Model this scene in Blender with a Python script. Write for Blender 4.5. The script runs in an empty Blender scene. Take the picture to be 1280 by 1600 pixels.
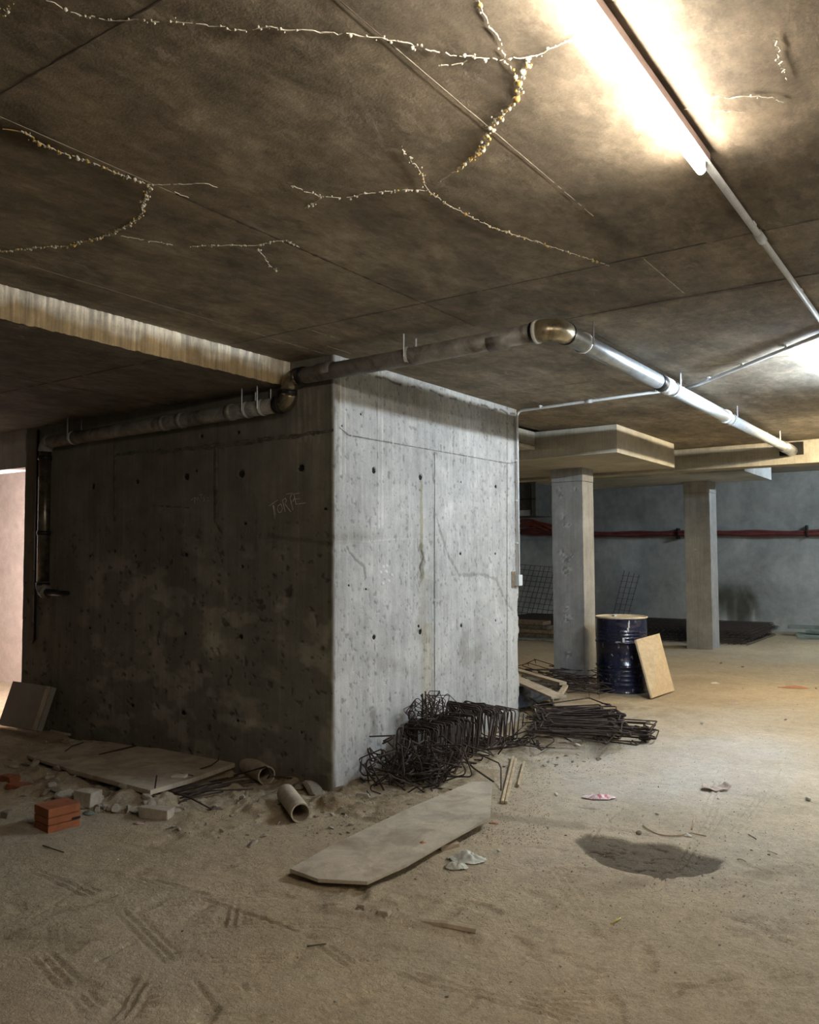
import bpy, math, random
import numpy as np
from math import sin, cos, pi, radians, hypot
from mathutils import Vector, Matrix, Quaternion

# ---------------------------------------------------------------- camera, world, exposure
SC = bpy.context.scene
COL = SC.collection
CZ = 1.55
F, YAW, PITCH, ROLL = 1303.0, radians(34.745), radians(2.99), radians(-.295)
_fw = Vector((-sin(YAW)*cos(PITCH), cos(YAW)*cos(PITCH), sin(PITCH)))
_r0 = Vector((cos(YAW), sin(YAW), 0)); _u0 = _r0.cross(_fw)
_rt = _r0*cos(ROLL)+_u0*sin(ROLL); _up = -_r0*sin(ROLL)+_u0*cos(ROLL)
cam = bpy.data.cameras.new('camera'); cam_o = bpy.data.objects.new('camera', cam); COL.objects.link(cam_o)
cam.sensor_fit = 'HORIZONTAL'; cam.sensor_width = 36; cam.lens = F/1280*36; cam.clip_start = .02; cam.clip_end = 100
m = Matrix.Identity(4)
for i in range(3):
    m[i][0] = _rt[i]; m[i][1] = _up[i]; m[i][2] = -_fw[i]
m[2][3] = CZ
cam_o.matrix_world = m
SC.camera = cam_o

world = bpy.data.worlds.new('world'); SC.world = world; world.use_nodes = True
world.node_tree.nodes['Background'].inputs[0].default_value = (.7, .75, .85, 1)
world.node_tree.nodes['Background'].inputs[1].default_value = .02
SC.view_settings.view_transform = 'Standard'; SC.view_settings.look = 'None'
SC.view_settings.gamma = 1; SC.view_settings.use_curve_mapping = False
SC.view_settings.exposure = 1.8

# the fluorescent lamps and two added fill lamps: (x, y0, y1, colour, tube radiance)
LAMPS = [(-.745, 1.3, 2.80, (1.0, .89, .75), 44.0),
         (-.745, 5.75, 7.25, (.74, .87, 1.0), 205.0),
         (-.745, 9.15, 10.45, (1.0, .82, .52), 205.0),
         (-.745, 14.0, 15.5, (.74, .88, 1.0), 170.0),
         (2.5, 1.3, 2.80, (1.0, .84, .62), 38.0),  # unseen warm lamp, added to brighten the foreground floor
         (2.5, 5.75, 7.25, (.88, .93, 1.0), 50.0)]  # unseen cool lamp, added to lift the floor farther off
# work light standing behind the doorway wall
wl = bpy.data.lights.new('work_light', 'AREA'); wl.energy = 62; wl.color = (1, .84, .78); wl.size = 1.0
wlo = bpy.data.objects.new('work_light', wl); COL.objects.link(wlo); wlo.location = (-7.15, 4.98, 1.75)
wlo.rotation_euler = Vector((-1.9, .75, -.1)).to_track_quat('-Z', 'Y').to_euler()

def ray(px, py): return _rt*((px-640)/F)+_up*((800-py)/F)+_fw
def hit(px, py, ax, v):
    d = ray(px, py); o = (0, 0, CZ)[ax]; t = (v-o)/d[ax]
    return Vector((0, 0, CZ))+d*t
def gp(px, py, z=0.0): return hit(px, py, 2, z)

H = 2.90            # main ceiling
XB, YA = -3.567, 4.261   # the two faces of the lift core
XS = -3.972; ZS = 2.732  # edge and height of the lower slab
R = random.Random(7)
NR = np.random.default_rng(5)

# ---------------------------------------------------------------- helpers
def link(o, parent=None):
    COL.objects.link(o)
    if parent: o.parent = parent
    return o
def tag(o, label=None, cat=None, group=None, kind=None):
    if label: o['label'] = label
    if cat: o['category'] = cat
    if group: o['group'] = group
    if kind: o['kind'] = kind
    return o
def empty(name, loc=(0, 0, 0), rot=(0, 0, 0)):
    o = bpy.data.objects.new(name, None); o.location = loc; o.rotation_euler = rot
    o.empty_display_size = .1
    return link(o)
ATTR = {'core_concrete', 'column_concrete', 'slab_edge_concrete', 'back_wall_concrete', 'ceiling_concrete', 'dusty_floor'}
class MB:
    def __init__(s): s.v = []; s.f = []
    def add(s, v, f):
        n = len(s.v); s.v += [tuple(q) for q in v]; s.f += [tuple(i+n for i in q) for q in f]; return s
    def box(s, x0, x1, y0, y1, z0, z1):
        return s.add([(x, y, z) for z in (z0, z1) for y in (y0, y1) for x in (x0, x1)],
                     [(0, 2, 3, 1), (4, 5, 7, 6), (0, 1, 5, 4), (2, 6, 7, 3), (0, 4, 6, 2), (1, 3, 7, 5)])
    def obox(s, c, ax, ay, az):
        c, ax, ay, az = map(Vector, (c, ax, ay, az))
        v = [c+ax*i+ay*j+az*k for k in (-1, 1) for j in (-1, 1) for i in (-1, 1)]
        return s.add(v, [(0, 2, 3, 1), (4, 5, 7, 6), (0, 1, 5, 4), (2, 6, 7, 3), (0, 4, 6, 2), (1, 3, 7, 5)])
    def tube(s, path, r, n=6, closed=False, cap=True):
        P = [Vector(p) for p in path]; k = len(P)
        rr = r if hasattr(r, '__len__') else [r]*k
        nrm = None; rings = []
        for i in range(k):
            if closed: t = P[(i+1) % k]-P[i-1]
            else: t = P[min(i+1, k-1)]-P[max(i-1, 0)]
            t.normalize()
            if nrm is None:
                nrm = t.orthogonal().normalized()
            else:
                nrm = (nrm-t*nrm.dot(t)).normalized()
            b = t.cross(nrm)
            rings.append([P[i]+(nrm*cos(a)+b*sin(a))*rr[i] for a in [2*pi*j/n for j in range(n)]])
        v = [q for g in rings for q in g]; f = []
        for i in range(k if closed else k-1):
            i2 = (i+1) % k
            for j in range(n): f.append((i*n+j, i*n+(j+1) % n, i2*n+(j+1) % n, i2*n+j))
        if cap and not closed:
            f.append(tuple(range(n))[::-1]); f.append(tuple((k-1)*n+j for j in range(n)))
        return s.add(v, f)
    def lathe(s, prof, n=32, c=(0, 0, 0)):
        v = []; f = []
        for (r, z) in prof:
            for j in range(n): v.append((c[0]+r*cos(2*pi*j/n), c[1]+r*sin(2*pi*j/n), c[2]+z))
        for i in range(len(prof)-1):
            for j in range(n): f.append((i*n+j, i*n+(j+1) % n, (i+1)*n+(j+1) % n, (i+1)*n+j))
        return s.add(v, f)
    def slab(s, top, th):
        n = len(top); top = [Vector(p) for p in top]; bot = [p-Vector((0, 0, th)) for p in top]
        return s.add(top+bot, [tuple(range(n)), tuple(range(2*n-1, n-1, -1))]+[((i+1) % n, i, n+i, n+(i+1) % n) for i in range(n)])
    def mesh(s, name, mat, smooth=False):
        me = bpy.data.meshes.new(name); me.from_pydata(s.v, [], s.f); me.update()
        if mat:
            me.materials.append(mat)
            if mat.name in ATTR: me.color_attributes.new('stain_and_light', 'FLOAT_COLOR', 'POINT').data.foreach_set('color', [1.0]*(4*len(s.v)))
        if smooth: me.shade_smooth()
        return me
    def build(s, name, mat, parent=None, smooth=False, bevel=0):
        o = bpy.data.objects.new(name, s.mesh(name, mat, smooth)); link(o, parent)
        if bevel:
            b = o.modifiers.new('bevel', 'BEVEL'); b.width = bevel; b.segments = 2; b.limit_method = 'ANGLE'
        return o
def cut_parent(o, root):
    "mesh given in world coordinates, parented to an Empty that stands elsewhere"
    o.parent = root; bpy.context.view_layer.update() if False else None
    o.matrix_parent_inverse = Matrix.LocRotScale(root.location, root.rotation_euler, None).inverted()
    return o

_T = NR.random((256, 256))
def vn(x, y, s=0):
    x = np.asarray(x, float)+s*17.31; y = np.asarray(y, float)+s*9.7
    i = np.floor(x).astype(int); j = np.floor(y).astype(int); u = x-i; v = y-j
    u = u*u*(3-2*u); v = v*v*(3-2*v); a, b, c, d = i & 255, (i+1) & 255, j & 255, (j+1) & 255
    return (_T[a, c]*(1-u)+_T[b, c]*u)*(1-v)+(_T[a, d]*(1-u)+_T[b, d]*u)*v
def fbm(x, y, s=0, o=4):
    r = 0; t = 0
    for k in range(o): w = .5**k; r = r+w*vn(x*2**k, y*2**k, s+k*3); t += w
    return r/t
def sst(a, b, x):
    t = np.clip((x-a)/(b-a), 0, 1); return t*t*(3-2*t)
def dseg(U, V, pts):
    "distance to a polyline and position along it (0..1)"
    D = np.full(U.shape, 1e9); T = np.zeros(U.shape)
    L = [hypot(b[0]-a[0], b[1]-a[1]) for a, b in zip(pts, pts[1:])]; tot = sum(L); acc = 0
    for a, b, l in zip(pts, pts[1:], L):
        t = np.clip(((U-a[0])*(b[0]-a[0])+(V-a[1])*(b[1]-a[1]))/(l*l+1e-12), 0, 1)
        d = np.hypot(U-a[0]-t*(b[0]-a[0]), V-a[1]-t*(b[1]-a[1]))
        k = d < D; D = np.where(k, d, D); T = np.where(k, (acc+t*l)/tot, T); acc += l
    return D, T
def inpoly(U, V, pts):
    r = np.zeros(U.shape, bool); n = len(pts)
    for i in range(n):
        x1, y1 = pts[i]; x2, y2 = pts[(i+1) % n]
        if y1 == y2: continue
        r ^= ((y1 > V) != (y2 > V)) & (U < (x2-x1)*(V-y1)/(y2-y1)+x1)
    return r
def sdpoly(U, V, pts):
    d, _ = dseg(U, V, list(pts)+[pts[0]]); return np.where(inpoly(U, V, pts), -d, d)
def grid_mesh(name, P, colr, mat, flip=False, parent=None, smooth=True):
    "P: (a,b,3) points; colr: (a,b,3) multiplier stored as the attribute 'stain'"
    a, b, _ = P.shape
    me = bpy.data.meshes.new(name)
    idx = np.arange(a*b).reshape(a, b)
    q = np.stack([idx[:-1, :-1], idx[1:, :-1], idx[1:, 1:], idx[:-1, 1:]], -1).reshape(-1, 4)
    if flip: q = q[:, ::-1]
    me.vertices.add(a*b); me.vertices.foreach_set('co', P.reshape(-1).astype(np.float32))
    me.loops.add(q.size); me.loops.foreach_set('vertex_index', q.reshape(-1).astype(np.int32))
    me.polygons.add(len(q)); me.polygons.foreach_set('loop_start', np.arange(0, q.size, 4, dtype=np.int32))
    me.update(calc_edges=True)
    if colr is not None:
        at = me.color_attributes.new('stain_and_light', 'FLOAT_COLOR', 'POINT')
        c = np.ones((a*b, 4), np.float32); c[:, :3] = colr.reshape(-1, 3); at.data.foreach_set('color', c.reshape(-1))
    me.materials.append(mat)
    if smooth: me.shade_smooth()
    o = bpy.data.objects.new(name, me); return link(o, parent)

# ---------------------------------------------------------------- materials
class N:
    def __init__(s, name, rough=.85, metal=0.0):
        s.m = bpy.data.materials.new(name); s.m.use_nodes = True; s.t = s.m.node_tree; s.n = s.t.nodes
        s.b = s.n['Principled BSDF']; s.b.inputs['Roughness'].default_value = rough; s.b.inputs['Metallic'].default_value = metal
        s.b.inputs['Specular IOR Level'].default_value = .3
        s.co = s.n.new('ShaderNodeTexCoord').outputs['Object']
        s.c = None
    def l(s, a, b): s.t.links.new(a, b)
    def map(s, sc):
        q = s.n.new('ShaderNodeMapping'); q.inputs['Scale'].default_value = sc; s.l(s.co, q.inputs[0]); return q.outputs[0]
    def noise(s, scale, detail=4, rough=.6, dist=0, sc=None, off=None):
        q = s.n.new('ShaderNodeTexNoise'); q.inputs['Scale'].default_value = scale; q.inputs['Detail'].default_value = detail
        q.inputs['Roughness'].default_value = rough; q.inputs['Distortion'].default_value = dist
        s.l(s.map(sc) if sc else s.co, q.inputs['Vector']); return q.outputs['Fac']
    def rng(s, f, a, b, c, d):
        q = s.n.new('ShaderNodeMapRange'); s.l(f, q.inputs[0])
        for i, v in enumerate((a, b, c, d)): q.inputs[i+1].default_value = v
        return q.outputs[0]
    def math(s, op, a, b):
        q = s.n.new('ShaderNodeMath'); q.operation = op
        for i, v in enumerate((a, b)):
            if isinstance(v, (int, float)): q.inputs[i].default_value = v
            else: s.l(v, q.inputs[i])
        return q.outputs[0]
    def base(s, c):
        q = s.n.new('ShaderNodeRGB'); q.outputs[0].default_value = (*c, 1); s.c = q.outputs[0]; return s
    def mul(s, f, a, b, c, d):
        q = s.n.new('ShaderNodeVectorMath'); q.operation = 'SCALE'; s.l(s.c, q.inputs[0]); s.l(s.rng(f, a, b, c, d), q.inputs['Scale']); s.c = q.outputs[0]; return s
    def mix(s, f, a, b, c, amt=1.0):
        q = s.n.new('ShaderNodeMix'); q.data_type = 'RGBA'; s.l(s.rng(f, a, b, 0, amt), q.inputs[0]); s.l(s.c, q.inputs[6]); q.inputs[7].default_value = (*c, 1); s.c = q.outputs[2]; return s
    def attr(s):
        a = s.n.new('ShaderNodeAttribute'); a.attribute_name = 'stain_and_light'
        q = s.n.new('ShaderNodeVectorMath'); q.operation = 'MULTIPLY'; s.l(s.c, q.inputs[0]); s.l(a.outputs['Color'], q.inputs[1]); s.c = q.outputs[0]; return s
    def bump(s, f, strength=.3, dist=.01):
        q = s.n.new('ShaderNodeBump'); q.inputs['Strength'].default_value = strength; q.inputs['Distance'].default_value = dist; s.l(f, q.inputs['Height'])
        if s.b.inputs['Normal'].links: s.l(s.b.inputs['Normal'].links[0].from_socket, q.inputs['Normal'])
        s.l(q.outputs[0], s.b.inputs['Normal']); return s
    def done(s):
        s.l(s.c, s.b.inputs['Base Color']); return s.m

def concrete(name, base, big=(.75, 1.2), streak=None, streak_amt=.25, pits=True, flake=None, attr=False, bump=.35, warm=(.42, .34, .22), warm_amt=.0, sc=1.0, mott=None):
    n = N(name).base(base)
    n.mul(n.noise(.9*sc, 6, .62, .4), .34, .66, *big)
    if warm_amt: n.mix(n.noise(.55*sc, 4, .6, .8), .48, .66, warm, warm_amt)
    n.mul(n.noise(7*sc, 6, .7, .3), .3, .7, .86, 1.13)
    if streak:
        n.mul(n.noise(1, 6, .7, 0, streak), .3, .7, 1-streak_amt, 1+streak_amt)
    f = n.noise(110, 3, .7)
    n.mul(f, .3, .7, .9, 1.1)
    if mott:
        n.mul(n.noise(5, 7, .72, .4, mott), .36, .64, .72, 1.26); n.mul(n.noise(22, 6, .75, .3, mott), .38, .62, .86, 1.14)
        q = n.noise(3.2, 8, .74, .2, mott); n.mul(q, .555, .585, 1, 1.22); n.mul(q, .40, .43, .80, 1)
    if flake:
        a = n.noise(13, 6, .72, .5, flake); b = n.noise(1.3, 3, .5, .5)
        k = n.math('MULTIPLY', n.rng(a, .56, .60, 0, 1), n.rng(b, .50, .64, 0, 1))
        n.mix(k, 0, 1, (.42, .36, .31), .42); n.bump(k, .25, .002)
    if pits:
        p = n.noise(75, 4, .75, .6, (1, 1, .6)); n.mul(p, .30, .36, .62, 1); n.bump(n.rng(p, .28, .36, 0, 1), .4, .002)
        p = n.noise(1, 5, .8, .1, (55, 55, 2.2)); n.mul(p, .35, .65, .90, 1.09)
        p = n.noise(2.6, 5, .65, .7); n.mul(p, .36, .62, .88, 1.08)
    if attr: n.attr()
    n.bump(f, bump, .003); n.bump(n.noise(14, 5, .65), bump, .008)
    return n.done()

M = {}
M['ceiling'] = concrete('ceiling_concrete', (.225, .19, .142), (.68, 1.28), (2.6, .6, 1), .22, False, (1, .45, 1), True, .3, (.23, .17, .11), .3, 1.0, (1, .5, 1))
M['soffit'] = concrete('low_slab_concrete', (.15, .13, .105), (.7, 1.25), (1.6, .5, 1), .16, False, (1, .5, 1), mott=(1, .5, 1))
M['core'] = concrete('core_concrete', (.41, .41, .395), (.86, 1.12), (9, 9, .35), .17, True, None, True, .4)
M['col'] = concrete('column_concrete', (.30, .295, .285), (.85, 1.15), (14, 14, .5), .14, True, None, True, .4)
M['beam'] = concrete('beam_concrete', (.40, .37, .30), (.85, 1.15), (.6, .6, 5), .12)
M['step'] = concrete('slab_edge_concrete', (.66, .61, .51), (.8, 1.2), (3, 34, 2.0), .45, True, None, True, .5)
M['back'] = concrete('back_wall_concrete', (.40, .415, .405), (.72, 1.25), (2, 2, .6), .14, False, None, True, .2)
M['pink'] = concrete('pink_plaster', (.66, .575, .53), (.93, 1.06), None, 0, False, None, False, .15)
M['dark'] = N('dark_void').base((.02, .02, .02)).done()

n = N('dusty_floor', .95).base((.45, .365, .245))
n.mul(n.noise(.8, 5, .6, .5), .35, .65, .88, 1.10)
n.mix(n.noise(.45, 4, .6, .6), .47, .62, (.44, .385, .29), .7)
n.mul(n.noise(9, 6, .7, .4), .3, .7, .86, 1.12)
g = n.noise(150, 4, .75); n.mul(g, .3, .7, .80, 1.18); n.mul(n.noise(34, 6, .8, .3), .34, .66, .84, 1.14)
sp = n.noise(70, 2, .5); n.mul(sp, .27, .32, .5, 1)
n.attr(); n.bump(g, .7, .005); n.bump(n.noise(45, 5, .7, .6), .8, .014)
M['floor'] = n.done()

def simple(name, c, rough=.8, metal=0, v=(.75, 1.2), s=8, fine=60, dust=None, bump=.2, coat=0):
    n = N(name, rough, metal).base(c); n.mul(n.noise(s, 5, .65, .5), .32, .68, *v)
    f = n.noise(fine, 4, .7); n.mul(f, .3, .7, .9, 1.1)
    if dust: n.mix(n.noise(s*.6, 5, .7, .8), dust[3], dust[3]+.16, dust[:3], dust[4])
    if bump: n.bump(f, bump, .003)
    return n.done()
M['rebar'] = simple('rusty_rebar', (.055, .040, .034), .75, .3, (.6, 1.5), 14, 90, (.17, .12, .085, .55, .5))
M['wire'] = simple('dark_mesh_steel', (.075, .062, .055), .8, .3)
M['zinc'] = simple('galvanised_pipe', (.42, .45, .48), .38, .75, (.8, 1.15), 14, 120, (.22, .17, .12, .56, .5), .06)
M['zincdirty'] = simple('stained_grey_pipe', (.30, .29, .27), .6, .4, (.6, 1.2), 9, 90, (.10, .08, .06, .5, .85), .1)
M['bluepipe'] = simple('pale_blue_grey_pipe', (.56, .62, .68), .42, .25, (.85, 1.1), 12, 120, (.5, .46, .38, .58, .4), .05)
M['brass'] = simple('worn_elbow_metal', (.50, .43, .30), .33, .85, (.55, 1.25), 10, 70, (.10, .08, .05, .56, .7), .08)
M['oldpipe'] = simple('dark_worn_pipe', (.17, .15, .12), .30, .8, (.5, 1.3), 10, 70, (.05, .04, .03, .5, .8), .08)
M['darkbrass'] = simple('dark_brassy_elbow', (.26, .22, .15), .26, .85, (.5, 1.3), 12, 70, (.03, .025, .02, .52, .85), .08)
M['rubber'] = simple('black_rubber', (.012, .012, .013), .35, 0)
M['white'] = simple('white_plastic_clip', (.72, .73, .72), .5, 0, (.9, 1.05))
M['conduit'] = simple('grey_plastic_conduit', (.58, .60, .61), .45, 0, (.88, 1.08), 6)
M['casing'] = simple('lamp_casing_enamel', (.42, .33, .34), .45, .2, (.85, 1.1), 8, 90, (.6, .55, .5, .62, .5))
M['ply'] = simple('dusty_plywood', (.47, .41, .32), .9, 0, (.70, 1.18), 5, 110, (.27, .21, .145, .50, .75), bump=.5)
M['ply_edge'] = simple('plywood_edge', (.20, .15, .10), .9, 0, (.6, 1.3), 30, 120)
M['board'] = simple('pale_particle_board', (.56, .44, .28), .85, 0, (.85, 1.12), 16, 150, (.68, .56, .38, .52, .6))
M['timber'] = simple('weathered_timber', (.40, .33, .24), .9, 0, (.7, 1.25), 6, 80)
M['stick'] = simple('split_wood', (.48, .38, .25), .85, 0, (.7, 1.2), 20, 90)
M['brick'] = simple('terracotta', (.30, .105, .045), .85, 0, (.8, 1.2), 9, 120, (.42, .26, .16, .55, .45))
M['block'] = simple('mortar_block', (.42, .37, .30), .95, 0, (.75, 1.2), 14, 100)
M['stone'] = simple('concrete_rubble', (.38, .34, .275), .95, 0, (.65, 1.25), 9, 70, bump=.5)
M['stone_dark'] = simple('dark_rubble', (.21, .18, .14), .95, 0, (.65, 1.25), 9, 70, bump=.5)
M['lime'] = simple('white_lime', (.58, .55, .46), .7, 0, (.85, 1.1), 20)
M['ochre'] = simple('ochre_lime', (.48, .34, .11), .6, 0, (.6, 1.3), 20)
M['seamdark'] = simple('joint_dark', (.11, .09, .07), .95, 0, (.6, 1.5), 20)
M['seamlight'] = simple('joint_light', (.50, .45, .36), .9, 0, (.6, 1.2), 14)
M['wallseam'] = simple('wall_joint', (.20, .195, .18), .95, 0, (.5, 1.6), 12)
M['wallseamdark'] = simple('wall_joint_dark', (.10, .095, .075), .95, 0, (.5, 1.6), 12)
M['hole'] = simple('tie_hole_dark', (.018, .016, .014), .95, 0)
M['scratch'] = simple('scratch_pale', (.42, .40, .33), .9, 0)
M['asb'] = simple('fibre_cement_pipe', (.46, .40, .31), .9, 0, (.75, 1.15), 9, 100, (.33, .26, .18, .52, .6))
M['red'] = simple('red_corrugated_tube', (.17, .045, .04), .65, 0, (.7, 1.2), 5, 60, (.20, .15, .13, .56, .4))
M['orangered'] = simple('orange_red_tube', (.26, .055, .03), .6, 0)
M['tarp'] = simple('black_polythene', (.035, .04, .05), .28, 0, (.7, 1.5), 6, 40)
M['cardbd'] = simple('grey_foam_panel', (.25, .235, .20), .9, 0, (.85, 1.12), 5, 80)
M['bag'] = simple('pale_plastic_bag', (.55, .56, .49), .5, 0, (.8, 1.1), 12)
M['pinkpaper'] = simple('pink_white_wrapper', (.55, .16, .18), .55, 0, (.8, 1.1), 22, 60, (.75, .70, .68, .40, .95))
M['card'] = simple('torn_cardboard', (.45, .36, .30), .85, 0)
M['leaf'] = simple('dry_leaf', (.42, .19, .10), .8, 0)
M['yellow'] = simple('yellow_scrap', (.68, .58, .16), .7, 0)
M['whitescrap'] = simple('white_scrap', (.74, .72, .66), .7, 0)
M['greenish'] = simple('green_grey_plank', (.20, .235, .21), .8, 0)
M['vent'] = simple('grey_sheet_duct', (.13, .13, .12), .7, .1)
M['ventwhite'] = simple('pale_panel', (.62, .66, .66), .7, 0)
n = N('navy_drum_paint', .22).base((.006, .009, .030)); n.mul(n.noise(3, 4, .6), .35, .65, .5, 1.6)
n.mix(n.noise(22, 5, .75, .5), .62, .67, (.35, .35, .36), .75); n.mix(n.noise(3.0, 5, .7, .6, (1, 1, 1.5)), .55, .75, (.12, .105, .085), .6)
n.b.inputs['Specular IOR Level'].default_value = .6; M['drum'] = n.done()
M['drumlid'] = simple('dusty_drum_lid', (.50, .44, .33), .85, 0)
n = N('scuffed_paint', .4).base((.5, .5, .5)); M['scuff'] = n.done()

def emitter(name, c, s):
    mt = bpy.data.materials.new(name); mt.use_nodes = True; t = mt.node_tree; t.nodes.clear()
    e = t.nodes.new('ShaderNodeEmission'); e.inputs[0].default_value = (*c, 1); e.inputs[1].default_value = s
    o = t.nodes.new('ShaderNodeOutputMaterial'); t.links.new(e.outputs[0], o.inputs[0]); return mt

# ---------------------------------------------------------------- floor
def axis(lo, a, b, hi, fine, growth=1.06, mx=.12):
    xs = list(np.arange(a, b, fine)); st = fine; x = a
    left = []
    while x > lo: st = min(st*growth, mx); x -= st; left.append(x)
    x = xs[-1]; st = fine; right = []
    while x < hi: st = min(st*growth, mx); x += st; right.append(x)
    return np.array(left[::-1]+xs+right)
fx = axis(-13, -5.3, -.45, 3.6, .0115); fy = axis(-3.2, 1.5, 5.9, 18.1, .0115)
X, Y = np.meshgrid(fx, fy, indexing='ij')
near = np.exp(-((X+2.5)**2+(Y-4)**2)/60)
Z = .022*(fbm(X*.7, Y*.7, 1, 3)-.5)+.010*(fbm(X*4, Y*4, 2, 4)-.5)+.010*(fbm(X*16, Y*16, 3, 3)-.5)
colr = np.ones(X.shape+(3,)); colr *= (.94+.12*fbm(X*2, Y*2, 9, 4))[..., None]
def shade(mask, c): # multiply by c where mask=1
    for k in range(3): colr[..., k] *= 1-mask*(1-c[k])
def track(p, q, w=.16, pitch=.034, depth=.008, style=0, seed=0):
    global Z
    a = gp(*p); b = gp(*q); dx, dy = b.x-a.x, b.y-a.y; L = hypot(dx, dy); dx /= L; dy /= L
    bx = (X > min(a.x, b.x)-.4) & (X < max(a.x, b.x)+.4) & (Y > min(a.y, b.y)-.4) & (Y < max(a.y, b.y)+.4)
    x, y = X[bx], Y[bx]
    u = (x-a.x)*dx+(y-a.y)*dy; v = -(x-a.x)*dy+(y-a.y)*dx; v = v+.012*(fbm(u*3, v*0+seed, 4, 2)-.5)
    m = sst(0, .05, u)*sst(0, .05, L-u)*sst(0, .02, w/2-np.abs(v))*sst(.25, .5, fbm(x*7, y*7, 20+seed, 2))
    if style == 0: g = -np.abs(np.cos(pi*v/pitch))**3+.2
    elif style == 1: g = np.where(np.abs(v) < w*.28, -np.abs(np.cos(pi*v/pitch))**3, -.9*np.abs(np.cos(pi*u/(pitch*.9)))**2)+.2
    else: g = -np.abs(np.cos(pi*(u+np.abs(v))/pitch))**2+.2
    Z[bx] += depth*m*g
def shoe(c, ang, L=.27, seed=0, d=.010):
    global Z
    a = c; dx, dy = cos(ang), sin(ang)
    bx = (np.abs(X-a.x) < .25) & (np.abs(Y-a.y) < .25); x, y = X[bx], Y[bx]
    u = (x-a.x)*dx+(y-a.y)*dy; v = -(x-a.x)*dy+(y-a.y)*dx
    w = np.where(u > .0, .048, .036); k = 1-np.hypot(u/(L/2), v/w); m = sst(0, .25, k)*sst(.2, .5, fbm(x*8, y*8, seed, 2))
    Z[bx] += -d*m*(.5+.8*np.abs(np.cos(pi*(u+v*.4)/.026)))
TR = [((190, 1420), (272, 1502), .10, 0), ((195, 1365), (470, 1455), .07, 0), ((230, 1372), (330, 1400), .05, 0), ((372, 1405), (362, 1450), .17, 1),
      ((400, 1432), (500, 1468), .06, 0), ((480, 1455), (560, 1510), .10, 0), ((640, 1520), (925, 1592), .13, 0), ((560, 1505), (700, 1540), .08, 0),
      ((235, 1515), (185, 1600), .16, 1), ((300, 1525), (345, 1580), .07, 0), ((375, 1530), (410, 1595), .10, 1), ((60, 1360), (150, 1400), .10, 0),
      ((1070, 1345), (1120, 1270), .12, 0), ((1105, 1275), (1130, 1200), .10, 0), ((1000, 1400), (1090, 1330), .10, 0), ((920, 1310), (975, 1260), .08, 0),
      ((1030, 1545), (1240, 1515), .10, 1), ((1160, 1420), (1250, 1480), .14, 2), ((820, 1550), (960, 1520), .1, 1), ((130, 1515), (215, 1470), .07, 0),
      ((60, 1490), (150, 1580), .12, 0), ((700, 1380), (860, 1340), .10, 2), ((640, 1440), (500, 1400), .1, 2), ((1150, 1300), (1200, 1230), .1, 0)]
for i, (p, q, w, st) in enumerate(TR): track(p, q, w, .036, .017, st, i)
for i in range(34):
    p = (R.uniform(-50, 1300), R.uniform(1340, 1620)); an = R.uniform(-.9, .9)+(.6 if i % 2 else 2.4); l = R.uniform(80, 260)
    track(p, (p[0]+l*cos(an), p[1]+l*.35*sin(an)), R.uniform(.06, .14), R.uniform(.022, .04), .010, i % 3, 40+i)
for i, (px, py) in enumerate([(705, 1423), (760, 1420), (330, 1360), (240, 1410), (960, 1580), (1010, 1500), (900, 1500), (820, 1480), (320, 1575), (1180, 1450), (1230, 1400), (560, 1560), (480, 1420)]):
    shoe(gp(px, py), R.uniform(0, 6.3), seed=i)
for i in range(70):
    shoe(gp(R.uniform(0, 1300), R.uniform(1180, 1600)), R.uniform(0, 6.3), seed=70+i, d=.007)
# heaped dirt beside the core, along its two faces
dA = np.where(X < XB, YA-Y, 9.0); dA = np.where(dA < -.01, 9, dA)
dB = np.where((Y > YA-.3) & (Y < 7.1), X-XB, 9.0); dB = np.where(dB < -.3, 9, dB)
dirtA = sst(1.5, .1, dA)*sst(-9, -6, -np.abs(X+4.5)*1.0); dirtB = sst(1.15, .2, dB)
dr = np.maximum(dirtA, dirtB); lump = fbm(X*6, Y*6, 31, 4)
Z += dr*(.13*np.maximum(lump-.42, 0)+.026*fbm(X*24, Y*24, 33, 2))
pile2 = np.exp(-(((X+3.3)/.75)**2+((Y-7.7)/1.0)**2)); Z += .05*pile2*lump
shade(np.clip(dirtB*sst(.38, .6, lump)*1.0+pile2*sst(.4, .55, lump), 0, 1), (.62, .58, .52)); shade(dirtA*sst(.4, .6, lump), (.80, .78, .74))
e, _ = dseg(X, Y, [(gp(20,1205).x, gp(20,1205).y), (gp(110,1235).x, gp(110,1235).y)]); e = sst(.45, .05, e); Z += .10*e*np.maximum(lump-.35, 0)+.02*e*fbm(X*20, Y*20, 35, 3)
wheap = gp(195, 1258); e = np.exp(-(((X-wheap.x)/.30)**2+((Y-wheap.y-.08)/.14)**2)); Z += .07*e*(.4+lump); 
for k, v in enumerate((.55, .62, .75)): colr[..., k] *= 1+v*e*sst(.35, .6, lump)
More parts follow.
